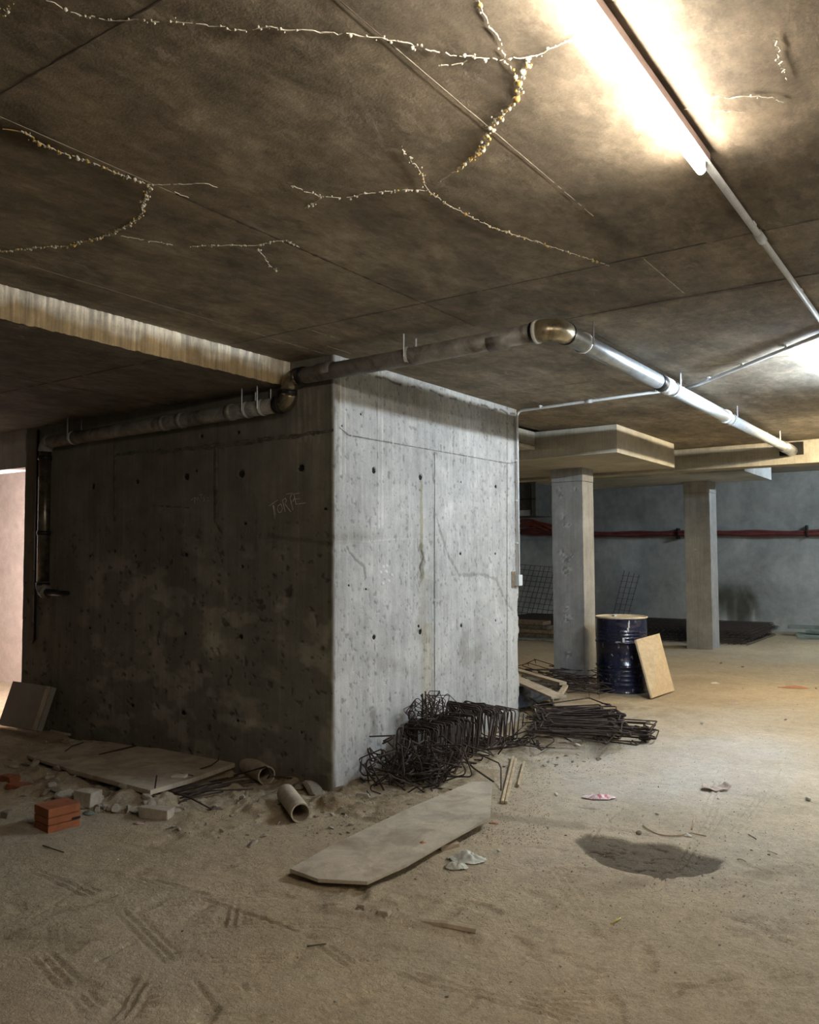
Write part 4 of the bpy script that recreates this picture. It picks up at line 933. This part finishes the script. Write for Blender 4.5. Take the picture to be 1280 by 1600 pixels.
block(700, 1325, .055, .12, .035, -.5, 'small wooden block end showing under the plywood offcut', 'timber', 'timber_block')
block(10, 1277, .05, .05, .045, .3, 'small dark lump at the left edge left of the orange brick', 'stone_dark', 'rubble_lump')
# fibre cement pipe pieces
def pipe_piece(c0, c1, r, label):
    c0, c1 = Vector(c0), Vector(c1); root = empty('pipe_piece', c0); tag(root, label, 'pipe')
    mb = MB(); mb.tube([c0, c1], r, 28, cap=False); mb.tube([c1, c0], r*.86, 28, cap=False)
    for c in (c0, c1):
        t = (c1-c0).normalized(); u = t.orthogonal().normalized(); w = t.cross(u); v = []; f = []
        for j in range(28):
            a = 2*pi*j/28; v += [c+(u*cos(a)+w*sin(a))*r, c+(u*cos(a)+w*sin(a))*r*.86]
        f = [(2*j, 2*j+1, (2*j+3) % 56, (2*j+2) % 56) for j in range(28)]; mb.add(v, f)
    cut_parent(mb.build('shell', M['asb'], None, True), root)
    s = MB(); t = (c1-c0).normalized(); u = Vector((0, 0, 1)); w = t.cross(u).normalized()
    a0 = c0.lerp(c1, .25); v = [a0+w*r*.8*cos(a)+u*r*.8*sin(a) for a in [2*pi*j/20 for j in range(20)]]
    return root
f1 = gp(470, 1270, .055); f0 = gp(447, 1240, .058); f1.z = .056+fz(f1.x, f1.y); f0.z = .06
pipe_piece(f0, f1, .058, 'short dusty fibre-cement pipe with its open end towards the camera')
g1 = gp(414, 1210, .065); g0 = gp(387, 1194, .065); pipe_piece(g0, g1+(g1-g0)*.1, .062, 'second dusty pipe piece lying against the wall foot, rods before it')
o = on_floor(400, 1236)
# half buried stick and chunk
s_ = [on_floor(*p) for p in [(655, 1437), (700, 1448), (745, 1459)]]
tag(MB().tube([s_[0]+Vector((0, 0, -.012)), s_[1]+Vector((0, 0, .004)), s_[2]+Vector((0, 0, .010))], [.016, .019, .019], 8).build('buried_stick', M['timber']), 'dusty stick half buried in sand in the foreground', 'stick')
block(601, 1427, .05, .045, .022, .2, 'small dusty chunk above the buried stick', 'timber', 'dusty_chunk'); block(565, 1418, .035, .03, .012, .2, 'smallest dusty chunk left of the chunk above the buried stick', 'timber', 'dusty_chunk')

# ---------------------------------------------------------------- rebar heap
def stirrup_mesh(w, h, r, rc, bend, seed, segs=3):
    rr = random.Random(seed); c = [(-w/2, 0), (w/2, 0), (w/2, h), (-w/2, h)]; pts = []
    order = [(-w/2+.05, -.03*0+.02, .02), ]
    path = []
    def corner(cx_, cz_, a0):
        for k in range(segs+1):
            a = a0+pi/2*k/segs; path.append(Vector((cx_+rc*cos(a), 0, cz_+rc*sin(a))))
    path.append(Vector((-w/2+.07, .012, h-.06)))
    path.append(Vector((-w/2+rc*.8, .008, h-rc*.5)))
    corner(-w/2+rc, h-rc, pi*.75) if False else None
    corner(-w/2+rc, h-rc, pi/2); corner(-w/2+rc, rc, pi); corner(w/2-rc, rc, 1.5*pi); corner(w/2-rc, h-rc, 0)
    path.append(Vector((-w/2+rc, -.010, h))); path.append(Vector((-w/2+.03, -.014, h-.03))); path.append(Vector((-w/2+.08, -.016, h-.075)))
    out = []
    for p in path:
        q = p.copy(); q.y += bend*sin(p.z/h*pi)*.04+bend*.03*(p.x/w); q.x += rr.uniform(-.004, .004)+bend*.02*sin(p.z/h*2.5); out.append(q)
    return MB().tube(out, r, 5).mesh('rebar_stirrup', M['rebar'], True)
SM = [stirrup_mesh(.27+.02*(i % 3), .31-.02*(i % 2), .0062, .028, [0, 1, -1, .6, 1.8, -2.2][i], i) for i in range(6)]
G1 = 'rusty stirrups heaped against the core'
def stir(loc, rot, k, lab, grp, sc=1.0):
    o = link(bpy.data.objects.new('rebar_stirrup', SM[k])); o.location = loc; o.rotation_euler = rot; o.scale = (sc,)*3
    tag(o, lab, 'rebar stirrup', grp)
rr = random.Random(21)
L1 = 'rusty bent rebar stirrup in the heap at the foot of the pale core wall'
# main standing row
for i in range(34):
    t = i/33; x = -3.37+.02*rr.uniform(-1, 1)+.03*t; y = 4.88+.62*t+rr.uniform(-.008, .008)
    stir((x, y, .05+.02*rr.random()), (radians(-8+rr.uniform(-6, 6)), radians(rr.uniform(-4, 4)), radians(rr.uniform(-8, 6)+4)), rr.choice([0, 0, 1, 2, 3]), 'rusty stirrup standing upright in the nearer tight row at the core wall', 'nearer row of standing stirrups', .92)
for i in range(30):
    t = i/29; x = -3.35+.03*rr.uniform(-1, 1)-.01*t; y = 5.48+.68*t
    stir((x, y, .07*(1-t)+.03+.02*rr.random()), (radians(-6+rr.uniform(-8, 10)), radians(rr.uniform(-7, 7)), radians(rr.uniform(-12, 8)+5)), rr.choice([0, 1, 2, 3]), 'rusty stirrup standing in the farther row towards the core far edge', 'farther row of standing stirrups', 1.02-.22*t)
# tangle at the near end
for i in range(46):
    x = -3.22+rr.gauss(0, .12); y = 4.72+rr.gauss(0, .13)-.25*(x+3.22); z = .01+rr.uniform(0, .08)
    x = max(x, XB+.15)
    stir((x, y, z), (radians(rr.choice([-1, 1])*rr.uniform(20, 85)), radians(rr.uniform(-30, 30)), rr.uniform(0, 6.28)), rr.choice([3, 4, 5, 1]), 'bent stirrup in the low tangle at the near end of the heap', 'tangled stirrups at the near end', rr.uniform(.7, .9))
# jumble on top
for i in range(24):
    x = -3.38+rr.gauss(0, .04); y = 5.18+rr.gauss(0, .10); z = .33+rr.uniform(0, .06)
    stir((x, y, z), (radians(rr.uniform(10, 120)), radians(rr.uniform(-50, 50)), rr.uniform(0, 6.28)), rr.choice([3, 4, 5, 1]), 'small twisted stirrup in the jumble on top of the standing rows', 'twisted stirrups on top', rr.uniform(.4, .62))
for i in range(7):
    a = Vector((-3.38+rr.uniform(-.06, .06), 5.12+rr.uniform(-.06, .16), .36)); b = a+Vector((rr.uniform(-.06, .06), rr.uniform(-.08, .08), rr.uniform(.12, .2)))
    tag(MB().tube([a, b], .006, 6).build('rebar_rod', M['rebar'], None, True), 'short rod end poking up out of the jumble on top of the heap', 'rod', 'rod ends on top of the heap')
# base filling
for i in range(16):
    x = -3.25+rr.gauss(0, .10); y = 5.3+rr.uniform(-.6, .9); stir((x, y, .02+rr.uniform(0, .05)), (radians(rr.choice([70, 85, 100])+rr.uniform(-12, 12)), radians(rr.uniform(-10, 10)), rr.uniform(0, 6.28)), rr.choice([3, 4, 5]), L1, G1, .9)
# second heap beyond the core edge: loops lying flat, fanned towards the camera
L2 = 'rusty flat-lying rebar stirrup in the second heap between core and drum'; G2 = 'second rebar heap beyond the core'
SM2 = [stirrup_mesh(.34, .62, .0062, .02, [0, .4, -.5][i], 50+i) for i in range(3)]
def stir2(loc, rot, k, lab=L2, grp=G2, sc=1.0):
    o = link(bpy.data.objects.new('rebar_stirrup', SM2[k])); o.location = loc; o.rotation_euler = rot; o.scale = (sc,)*3; tag(o, lab, 'rebar stirrup', grp)
for i in range(56):
    lv = i//2; p = gp(848+rr.uniform(-13, 15), rr.uniform(1112, 1142), .02+.006*lv)
    stir2((p.x, p.y, .025+.0065*lv+rr.uniform(0, .012)), (radians(90+rr.uniform(-3, 3)), radians(rr.uniform(-3, 3)), radians(118+rr.gauss(0, 14))), rr.randrange(3))
for i in range(10):
    p = gp(905+rr.uniform(-18, 8), 1146-i*1.6, .02+.008*i); stir2((p.x+.02, p.y, .02+.012*i), (radians(90+rr.uniform(-2, 2)), 0, radians(100+rr.gauss(0, 5))), rr.randrange(3), sc=.95)
for i in range(26):
    p = gp(890+rr.gauss(0, 22), 1078+rr.gauss(0, 8)); stir2((p.x, p.y, .02+rr.uniform(0, .16)), (radians(90+rr.uniform(-14, 14)), radians(rr.uniform(-8, 8)), rr.uniform(0, 6.28)), rr.randrange(3), sc=rr.uniform(.6, .9))
p = gp(938, 1110); stir2((p.x-.12, p.y+.05, .005), (radians(80), 0, radians(10)), 0, 'thin open rebar loop lying on the floor before the drum', None, .7)
p = gp(936, 1094); stir2((p.x-.05, p.y, .005), (radians(6), 0, radians(-5)), 1, 'thin rebar loop standing upright before the drum base', None, .35)
# loose rods
def rod(pts, r, label, mat='rebar', name='rebar_rod', cat='rod', grp=None):
    return tag(MB().tube([Vector(p) for p in pts], r, 6).build(name, M[mat], None, True), label, cat, grp)
def G(px, py, z): return gp(px, py, z)
rod([G(630, 1136, .40), G(625, 1165, .28)], .005, 'single short rod sticking up at the left of the stirrup heap')
rod([G(755, 1095, .30), G(782, 1142, .10), G(783, 1150, .05)], .0045, 'slender rod leaning behind the right part of the stirrup heap')
rod([G(709, 1167, .22), G(740, 1200, .10), G(772, 1222, .01)], .0065, 'pale straight rod slanting from the stirrup heap down to the plywood offcut')
rod([G(748, 1178, .12), G(779, 1192, .10), G(783, 1200, .08), G(783, 1235, .01)], .005, 'bent rod hooking over beside the two wooden sticks')
rod([G(568, 1195, .20), G(590, 1228, .01)], .006, 'short rod leaning at the near left end of the heap')
rod([G(810, 1106, .16), G(850, 1132, .08), G(895, 1160, .01)], .006, 'long thin rod slanting out past the core edge over the second heap')
rod([G(578, 1190, .22), G(600, 1235, .02)], .006, 'second short rod leaning beside the near left end of the heap')
tl_ = 'rusty straight rod in the loose clutter right of the stirrup heap'
for i in range(26):
    a = gp(790+rr.uniform(-12, 60), 1150+rr.uniform(-12, 22)); an = rr.uniform(0, 6.28); L_ = rr.uniform(.05, .16); up2 = rr.choice([0, 0, 0, .12])
    a.z = fz(a.x, a.y)+.006; rod([a, a+Vector((cos(an)*L_, sin(an)*L_, up2+.004))], .0045, tl_, grp='loose rods right of the heap', mat='rebar' if i % 4 else 'stick')
# bundle at left
LBd = 'thin rusty rod in the bundle between the plywood sheet and the pipe pieces'
for i in range(15):
    a = gp(238+rr.uniform(-4, 45), 1250+rr.uniform(-8, 6), .03); b = gp(375+rr.uniform(-30, 25), 1215+rr.uniform(-8, 14), .03+.05*rr.random()); a.z = .02+.03*rr.random(); b.z = .03+.05*rr.random()
    c = a.lerp(b, .5)+Vector((rr.uniform(-.02, .02), rr.uniform(-.02, .02), .01)); rod(smooth([a, c, b], 3), .0048, LBd, grp='rod bundle at left')
rod([G(245, 1212, .20), G(240, 1246, .02)], .005, 'short rod standing upright at the left end of the rod bundle')
rod([G(365, 1212, .08), G(415, 1198, .13), G(421, 1202, .14), G(423, 1210, .11), G(418, 1216, .08), G(425, 1213, .09), G(470, 1217, .03)], .0055, 'curved rod hooking over the second pipe piece at the wall')
rod([G(312, 1202, .08), G(330, 1196, .10), G(341, 1188, .13), G(343, 1178, .18)], .0045, 'small curled rod on the plywood sheet by the wall')
rod([G(265, 1236, .06), G(300, 1248, .06), G(330, 1264, .02)], .0055, 'short rod crossing over the rod bundle towards the camera')
rod([G(268, 1206, .08), G(302, 1212, .09)], .004, 'short straight rod lying on the right side of the plywood sheet')
rod([G(155, 1179, .09), G(213, 1165, .09)], .006, 'dark straight rod lying on the back of the plywood sheet')
rod([G(102, 1174, .06), G(112, 1166, .07), G(130, 1160, .07)], .004, 'little crooked twig on the second plywood sheet', name='twig', cat='twig')
# long rods right side of the second heap fan
for i in range(14):
    a = gp(812+rr.uniform(0, 30), 1100+rr.uniform(-4, 40), .10); b = gp(895+rr.uniform(-25, 40), 1135+rr.uniform(-16, 14), .02)
    a.z = .05+.12*rr.random(); b.z = .02+.04*rr.random(); rod([a, b], .0055, 'long rusty rod lying across the second rebar heap', grp='rods over the second heap')
for i in range(12):
    a = gp(865+rr.uniform(-20, 30), 1058+rr.uniform(-8, 14), .10); an = rr.uniform(-.4, .5); L_ = rr.uniform(.3, .6); a.z = .05+.10*rr.random(); b = a+Vector((L_*cos(an), L_*sin(an), rr.uniform(-.04, .02)))
    rod([a, b], .006, 'long rusty rod lying at the foot of the first column', grp='rods at the column foot')
# wooden sticks
for i, (a, b, rr_, lab) in enumerate([((802, 1183), (785, 1257), .0085, 'left split wooden stick of the pair right of the plywood offcut'), ((806, 1188), (791, 1257), .0085, 'right split wooden stick of the pair right of the plywood offcut'), ((819, 1192), (810, 1231), .007, 'short separate wooden stick right of the stick pair')]):
    p, q = on_floor(*a), on_floor(*b); d = (q-p).normalized(); s = Vector((-d.y, d.x, 0))
    tag(MB().obox((p+q)/2+Vector((0, 0, .014)), (q-p)/2, s*rr_, Vector((0, 0, .008))).build('wooden_stick', M['stick'], None, bevel=.002), lab, 'stick')
# planks on the second heap and the polythene
def plank(a, b, w, th, z0, z1, mat, lab):
    p, q = gp(*a, z0), gp(*b, z1); d = (q-p).normalized(); s = Vector((-d.y, d.x, 0)).normalized(); u = d.cross(s)
    return tag(MB().obox((p+q)/2, (q-p)/2, s*w/2, u*th/2).build('timber_plank', M[mat], None, bevel=.003), lab, 'plank')
plank((800, 1058), (874, 1090), .16, .022, .26, .22, 'timber', 'weathered plank lying on top of the second rebar heap')
plank((806, 1047), (880, 1068), .09, .03, .24, .22, 'timber', 'narrower plank behind the weathered one on the second heap')
plank((870, 1093), (884, 1072), .05, .03, .20, .20, 'timber', 'short cross piece at the end of the two planks')
tp_u, tp_v = np.meshgrid(np.linspace(0, 1, 34), np.linspace(0, 1, 26), indexing='ij')
c0, c1, c2, c3 = gp(800, 1112, .06), gp(868, 1092, .10), gp(862, 1072, .16), gp(800, 1074, .20)
TPp = np.array([[(c0*(1-u)*(1-v)+c1*u*(1-v)+c2*u*v+c3*(1-u)*v)[:] for v in np.linspace(0, 1, 26)] for u in np.linspace(0, 1, 34)])
TPp[..., 2] += .06*(fbm(tp_u*5, tp_v*4, 160, 3)-.5)+.03*np.abs(fbm(tp_u*9, tp_v*3, 161, 2)-.5)-.10*sst(.85, 1, tp_u)
tpm = grid_mesh('polythene_sheet', TPp, None, M['tarp']); tag(tpm, 'crumpled shiny black polythene sheet under the planks on the second heap', 'sheet')
sm_ = tpm.modifiers.new('thick', 'SOLIDIFY'); sm_.thickness = .003

# ---------------------------------------------------------------- rubble and scraps
def rock_mesh(seed, flat=.6, mat='stone'):
    rr = random.Random(seed); V_ = []
    # one subdivision of the icosahedron, pushed about
    vs = [v.copy() for v in IV]; fs = []; cache = {}
    def mid(a, b):
        k_ = (min(a, b), max(a, b))
        if k_ not in cache: cache[k_] = len(vs); vs.append(((vs[a]+vs[b])/2).normalized())
        return cache[k_]
    for a, b, c in IF:
        x_, y_, z_ = mid(a, b), mid(b, c), mid(c, a); fs += [(a, x_, z_), (x_, b, y_), (z_, y_, c), (x_, y_, z_)]
    pl_ = [(Vector((rr.gauss(0, 1), rr.gauss(0, 1), rr.gauss(0, 1))).normalized(), rr.uniform(.45, .8)) for _ in range(9)]
    out = []
    for v in vs:
        q = v.copy()
        for n_, d in pl_:
            e_ = q.dot(n_)-d
            if e_ > 0: q -= n_*e_
        out.append((q.x*1.15, q.y*.9, q.z*flat))
    m_ = MB(); m_.add(out, fs); return m_.mesh('rubble_stone', M[mat])
RM = [rock_mesh(i, .45+.06*(i % 4)) for i in range(7)]; RD = [rock_mesh(20+i, .5, 'stone_dark') for i in range(4)]; RL = [rock_mesh(40+i, .55, 'lime') for i in range(3)]
rr = random.Random(77)
def stone(px, py, s, meshes, lab, grp, name='rubble_stone'):
    p = on_floor(px, py)
    if (p.x < XB+s and p.y > YA-s and p.y < 7.0): return
    o = link(bpy.data.objects.new(name, rr.choice(meshes))); o.location = (p.x, p.y, p.z+s*.3); o.rotation_euler = (rr.uniform(-.4, .4), rr.uniform(-.4, .4), rr.uniform(0, 6.28)); o.scale = (s, s*rr.uniform(.7, 1), s); tag(o, lab, 'stone', grp)
zones = [((100, 260), (1232, 1268), 60, (.014, .05), 'broken mortar lump in the rubble between the orange brick and the plywood sheet', 'rubble by the orange brick', RM),
         ((10, 120), (1190, 1250), 44, (.02, .065), 'rubble lump in the dusty heap at the left edge', 'rubble at the left edge', RM+RD),
         ((70, 175), (1145, 1162), 28, (.02, .055), 'dark rubble lump along the foot of the shaded wall', 'rubble along the wall foot', RD+RM),
         ((250, 480), (1240, 1310), 55, (.006, .026), 'small stone on the dust in front of the pipe pieces', 'small stones before the pipes', RM),
         ((480, 640), (1250, 1310), 80, (.006, .022), 'small stone in the dirt between core corner and plywood offcut', 'stones at the core corner', RM+RD),
         ((780, 960), (1140, 1200), 90, (.006, .026), 'small stone in the dirt beside the rebar heaps', 'stones beside the heaps', RM+RD+RL),
         ((640, 1280), (1210, 1420), 34, (.005, .013), 'tiny pebble scattered on the open dusty floor', 'pebbles on the open floor', RM+RD),
         ((0, 1280), (1400, 1590), 22, (.004, .009), 'tiny pebble in the foreground sand', 'pebbles in the foreground', RD+RM),
         ((880, 1280), (1020, 1140), 30, (.01, .028), 'small stone on the distant dusty floor', 'stones on the far floor', RM+RD)]
for (xa, xb), (ya, yb2), n_, (s0, s1), lab, grp, mm in zones:
    for i in range(int(n_*.62)): stone(rr.uniform(xa, xb), rr.uniform(ya, yb2), s0+(s1-s0)*rr.random()**1.8, mm, lab, grp)
stone(440, 1252, .055, RM, 'fist-sized stone wedged left of the open pipe piece', None); stone(488, 1240, .085, RD, 'large dark rubble block at the foot of the core corner', None)
stone(466, 1232, .06, RD, 'dark stone between the two pipe pieces', None); stone(497, 1228, .04, RL, 'whitish stone on the dark rubble at the core corner', None)
stone(568, 1238, .045, RM, 'pale stone at the near left end of the stirrup heap', None); stone(394, 1322, .035, RM, 'pale flat stone alone on the sand below the pipe piece', None)
stone(632, 1352, .032, RM, 'stone touching the lower edge of the plywood offcut', None); stone(780, 1330, .014, RL, 'tiny pale pebble right of the plastic bag', None)
stone(1262, 1250, .03, RL, 'white stone at the right edge of the floor', None); stone(870, 1243, .02, RL, 'little white stone left of the pink wrapper', None)
stone(901, 1165, .035, RL, 'white stone at the right foot of the second heap', None); stone(998, 1304, .02, RD, 'dark pebble above the damp patch', None)
# coarse grit too small and many to count
mb = MB(); rr = random.Random(99)
for i in range(13000):
    z_ = rr.random()
    if z_ < .45: px, py = rr.uniform(480, 860), rr.uniform(1190, 1320)
    elif z_ < .7: px, py = rr.uniform(0, 480), rr.uniform(1150, 1320)
    elif z_ < .85: px, py = rr.uniform(780, 980), rr.uniform(1060, 1210)
    else: px, py = rr.uniform(600, 1280), rr.uniform(1080, 1450)
    p = on_floor(px, py)
    if p.x < XB+.02 and p.y > YA-.02: continue
    s = .002+.007*rr.random()**2; an = rr.uniform(0, 6)
    v = [Vector((cos(an+a)*s*rr.uniform(.7, 1.2), sin(an+a)*s, -s*.4)) for a in (0, 1.6, 3.1, 4.7)]+[Vector((0, 0, s*.7))]
    mb.add([p+q for q in v], [(0, 1, 4), (1, 2, 4), (2, 3, 4), (3, 0, 4)])
tag(mb.build('grit', M['stone']), 'loose grit and crumbs strewn over the dusty floor', 'grit', kind='stuff')

def crumple(name, px, py, w, d, h, mat, label, cat, rz=0, seed=0, n1=18, n2=14, z=0, thick=.0015, sharp=1.0):
    p = on_floor(px, py); u, v = np.meshgrid(np.linspace(-1, 1, n1), np.linspace(-1, 1, n2), indexing='ij')
    rad = np.hypot(u, v); k = np.maximum(rad, 1e-6); q = np.maximum(np.abs(u), np.abs(v))/k; u2, v2 = u*q, v*q
    rg = 1+.35*(fbm(np.arctan2(v, u)*1.3+5, rad*0, seed, 3)-.5)
    z_ = h*(1-np.minimum(rad, 1)**2*.8)*fbm(u*2.2+seed, v*2.2, seed+3, 3)*1.3+h*.5*np.abs(fbm(u*5, v*5, seed+7, 2)-.5)*sharp
    Pq = np.stack([u2*w/2*rg, v2*d/2*rg, z_], -1); o = grid_mesh(name, Pq, None, mat, smooth=False); o.location = (p.x, p.y, p.z+z); o.rotation_euler = (0, 0, rz)
    s = o.modifiers.new('thick', 'SOLIDIFY'); s.thickness = thick; tag(o, label, cat); return o
bgr = empty('plastic_bag', on_floor(724, 1350)); tag(bgr, 'crumpled pale plastic bag lying right of the plywood offcut', 'bag')
for nm, px, py, w, d, h, sd_ in (('upper_fold', 730, 1345, .19, .10, .055, 4), ('lower_fold', 712, 1357, .12, .07, .04, 9)):
    o = crumple(nm, px, py, w, d, h, M['bag'], None, None, YAW-.1, sd_, 22, 18); o.parent = bgr; o.location = o.location-bgr.location
    for k_ in ('label', 'category'):
        if k_ in o: del o[k_]
crumple('snack_wrapper', 936, 1247, .22, .10, .035, M['pinkpaper'], 'pink and white crumpled wrapper on the pale floor', 'wrapper', YAW, 12)
crumple('paper_scrap', 661, 1334, .05, .04, .02, M['leaf'], 'curled brown dry leaf on the plywood offcut', 'leaf', .5, 14, 8, 8, z=.05)
crumple('paper_scrap', 562, 1340, .035, .022, .004, M['whitescrap'], 'small pale paper scrap on the plywood offcut', 'scrap', .5, 15, 8, 8, z=.045)
crumple('orange_scrap', 772, 1287, .06, .03, .012, M['leaf'], 'reddish scrap lying right of the plywood offcut tip', 'scrap', .4, 16, 8, 8)
crumple('paper_scrap', 217, 1288, .07, .035, .02, M['card'], 'small curled brown scrap in front of the grey mortar block', 'scrap', .3, 17, 8, 8)
crumple('paper_scrap', 338, 1266, .10, .04, .02, M['stone_dark'], 'dark ragged scrap at the near end of the rod bundle', 'scrap', .3, 18, 8, 8)
crumple('paper_scrap', 140, 1272, .09, .06, .02, M['greenish'], 'greenish scrap of bottle plastic by the orange brick', 'scrap', .3, 19, 8, 8)
crumple('paper_scrap', 1118, 1068, .10, .06, .02, M['whitescrap'], 'white scrap on the far floor right of the leaning board', 'scrap', .3, 21, 8, 8)
crumple('paper_scrap', 1240, 1075, .35, .10, .03, M['leaf'], 'reddish litter on the far floor at the right', 'litter', .3, 22, 12, 8)
crumple('paper_scrap', 1147, 1100, .12, .05, .02, M['card'], 'brown scrap on the sunny-toned floor beyond the cardboard piece', 'scrap', .3, 23, 8, 8)
# torn cardboard with raised ends
uu, vv = np.meshgrid(np.linspace(-1, 1, 20), np.linspace(-1, 1, 8), indexing='ij')
Pq = np.stack([uu*.085*(1-.15*vv), vv*.045*(1-.3*uu**2), .006+.030*np.abs(uu)**3+.006*np.sin(uu*7+vv)+.02*np.exp(-((uu-.6)/.15)**2-((vv-.6)/.3)**2)], -1)
o = grid_mesh('cardboard_scrap', Pq, None, M['card']); p = on_floor(1118, 1232); o.location = p; o.rotation_euler = (0, 0, YAW); s = o.modifiers.new('t', 'SOLIDIFY'); s.thickness = .003; tag(o, 'curled torn cardboard piece with raised ends on the pale floor', 'cardboard')
rod(smooth([on_floor(x, y)+Vector((0, 0, .006)) for x, y in [(1005, 1291), (1018, 1300), (1034, 1306), (1060, 1307), (1078, 1303), (1090, 1305), (1104, 1308)]], 4), .004, 'thin crooked wire lying above the damp patch', 'stick', 'crooked_wire', 'wire')
rod([on_floor(1086, 1279)+Vector((0, 0, .006)), on_floor(1081, 1297)+Vector((0, 0, .006))], .005, 'short pale stick beside the crooked wire', 'stick', 'wooden_stick', 'stick')
crumple('paper_scrap', 1075, 1307, .045, .03, .02, M['whitescrap'], 'small white scrap on the crooked wire', 'scrap', .3, 24, 8, 8)
rod([on_floor(955, 1445)+Vector((0, 0, .004)), on_floor(964, 1441)+Vector((0, 0, .007)), on_floor(970, 1436)+Vector((0, 0, .004))], .004, 'tiny yellow curled scrap in the foreground sand', 'yellow', 'yellow_scrap', 'scrap')
for i, (a, b, lab) in enumerate([((1170, 1305), (1182, 1312), 'dark twig right of the crooked wire'), ((1152, 1343), (1166, 1350), 'pale twig right of the damp patch'), ((480, 1481), (510, 1476), 'dark twig on the tyre tracks in the foreground'), ((1200, 1330), (1215, 1336), 'small dark twig at the right of the floor'), ((67, 1322), (100, 1333), 'thin twig on the sand below the orange brick'), ((850, 1180), (842, 1190), 'little twig in the dirt right of the heap')]):
    rod(smooth([on_floor(*a)+Vector((0, 0, .004)), on_floor((a[0]+b[0])/2, (a[1]+b[1])/2+1.5)+Vector((0, 0, .009)), on_floor(*b)+Vector((0, 0, .004))], 3), .003, lab, 'seamdark' if i % 2 == 0 else 'stick', 'twig', 'twig')
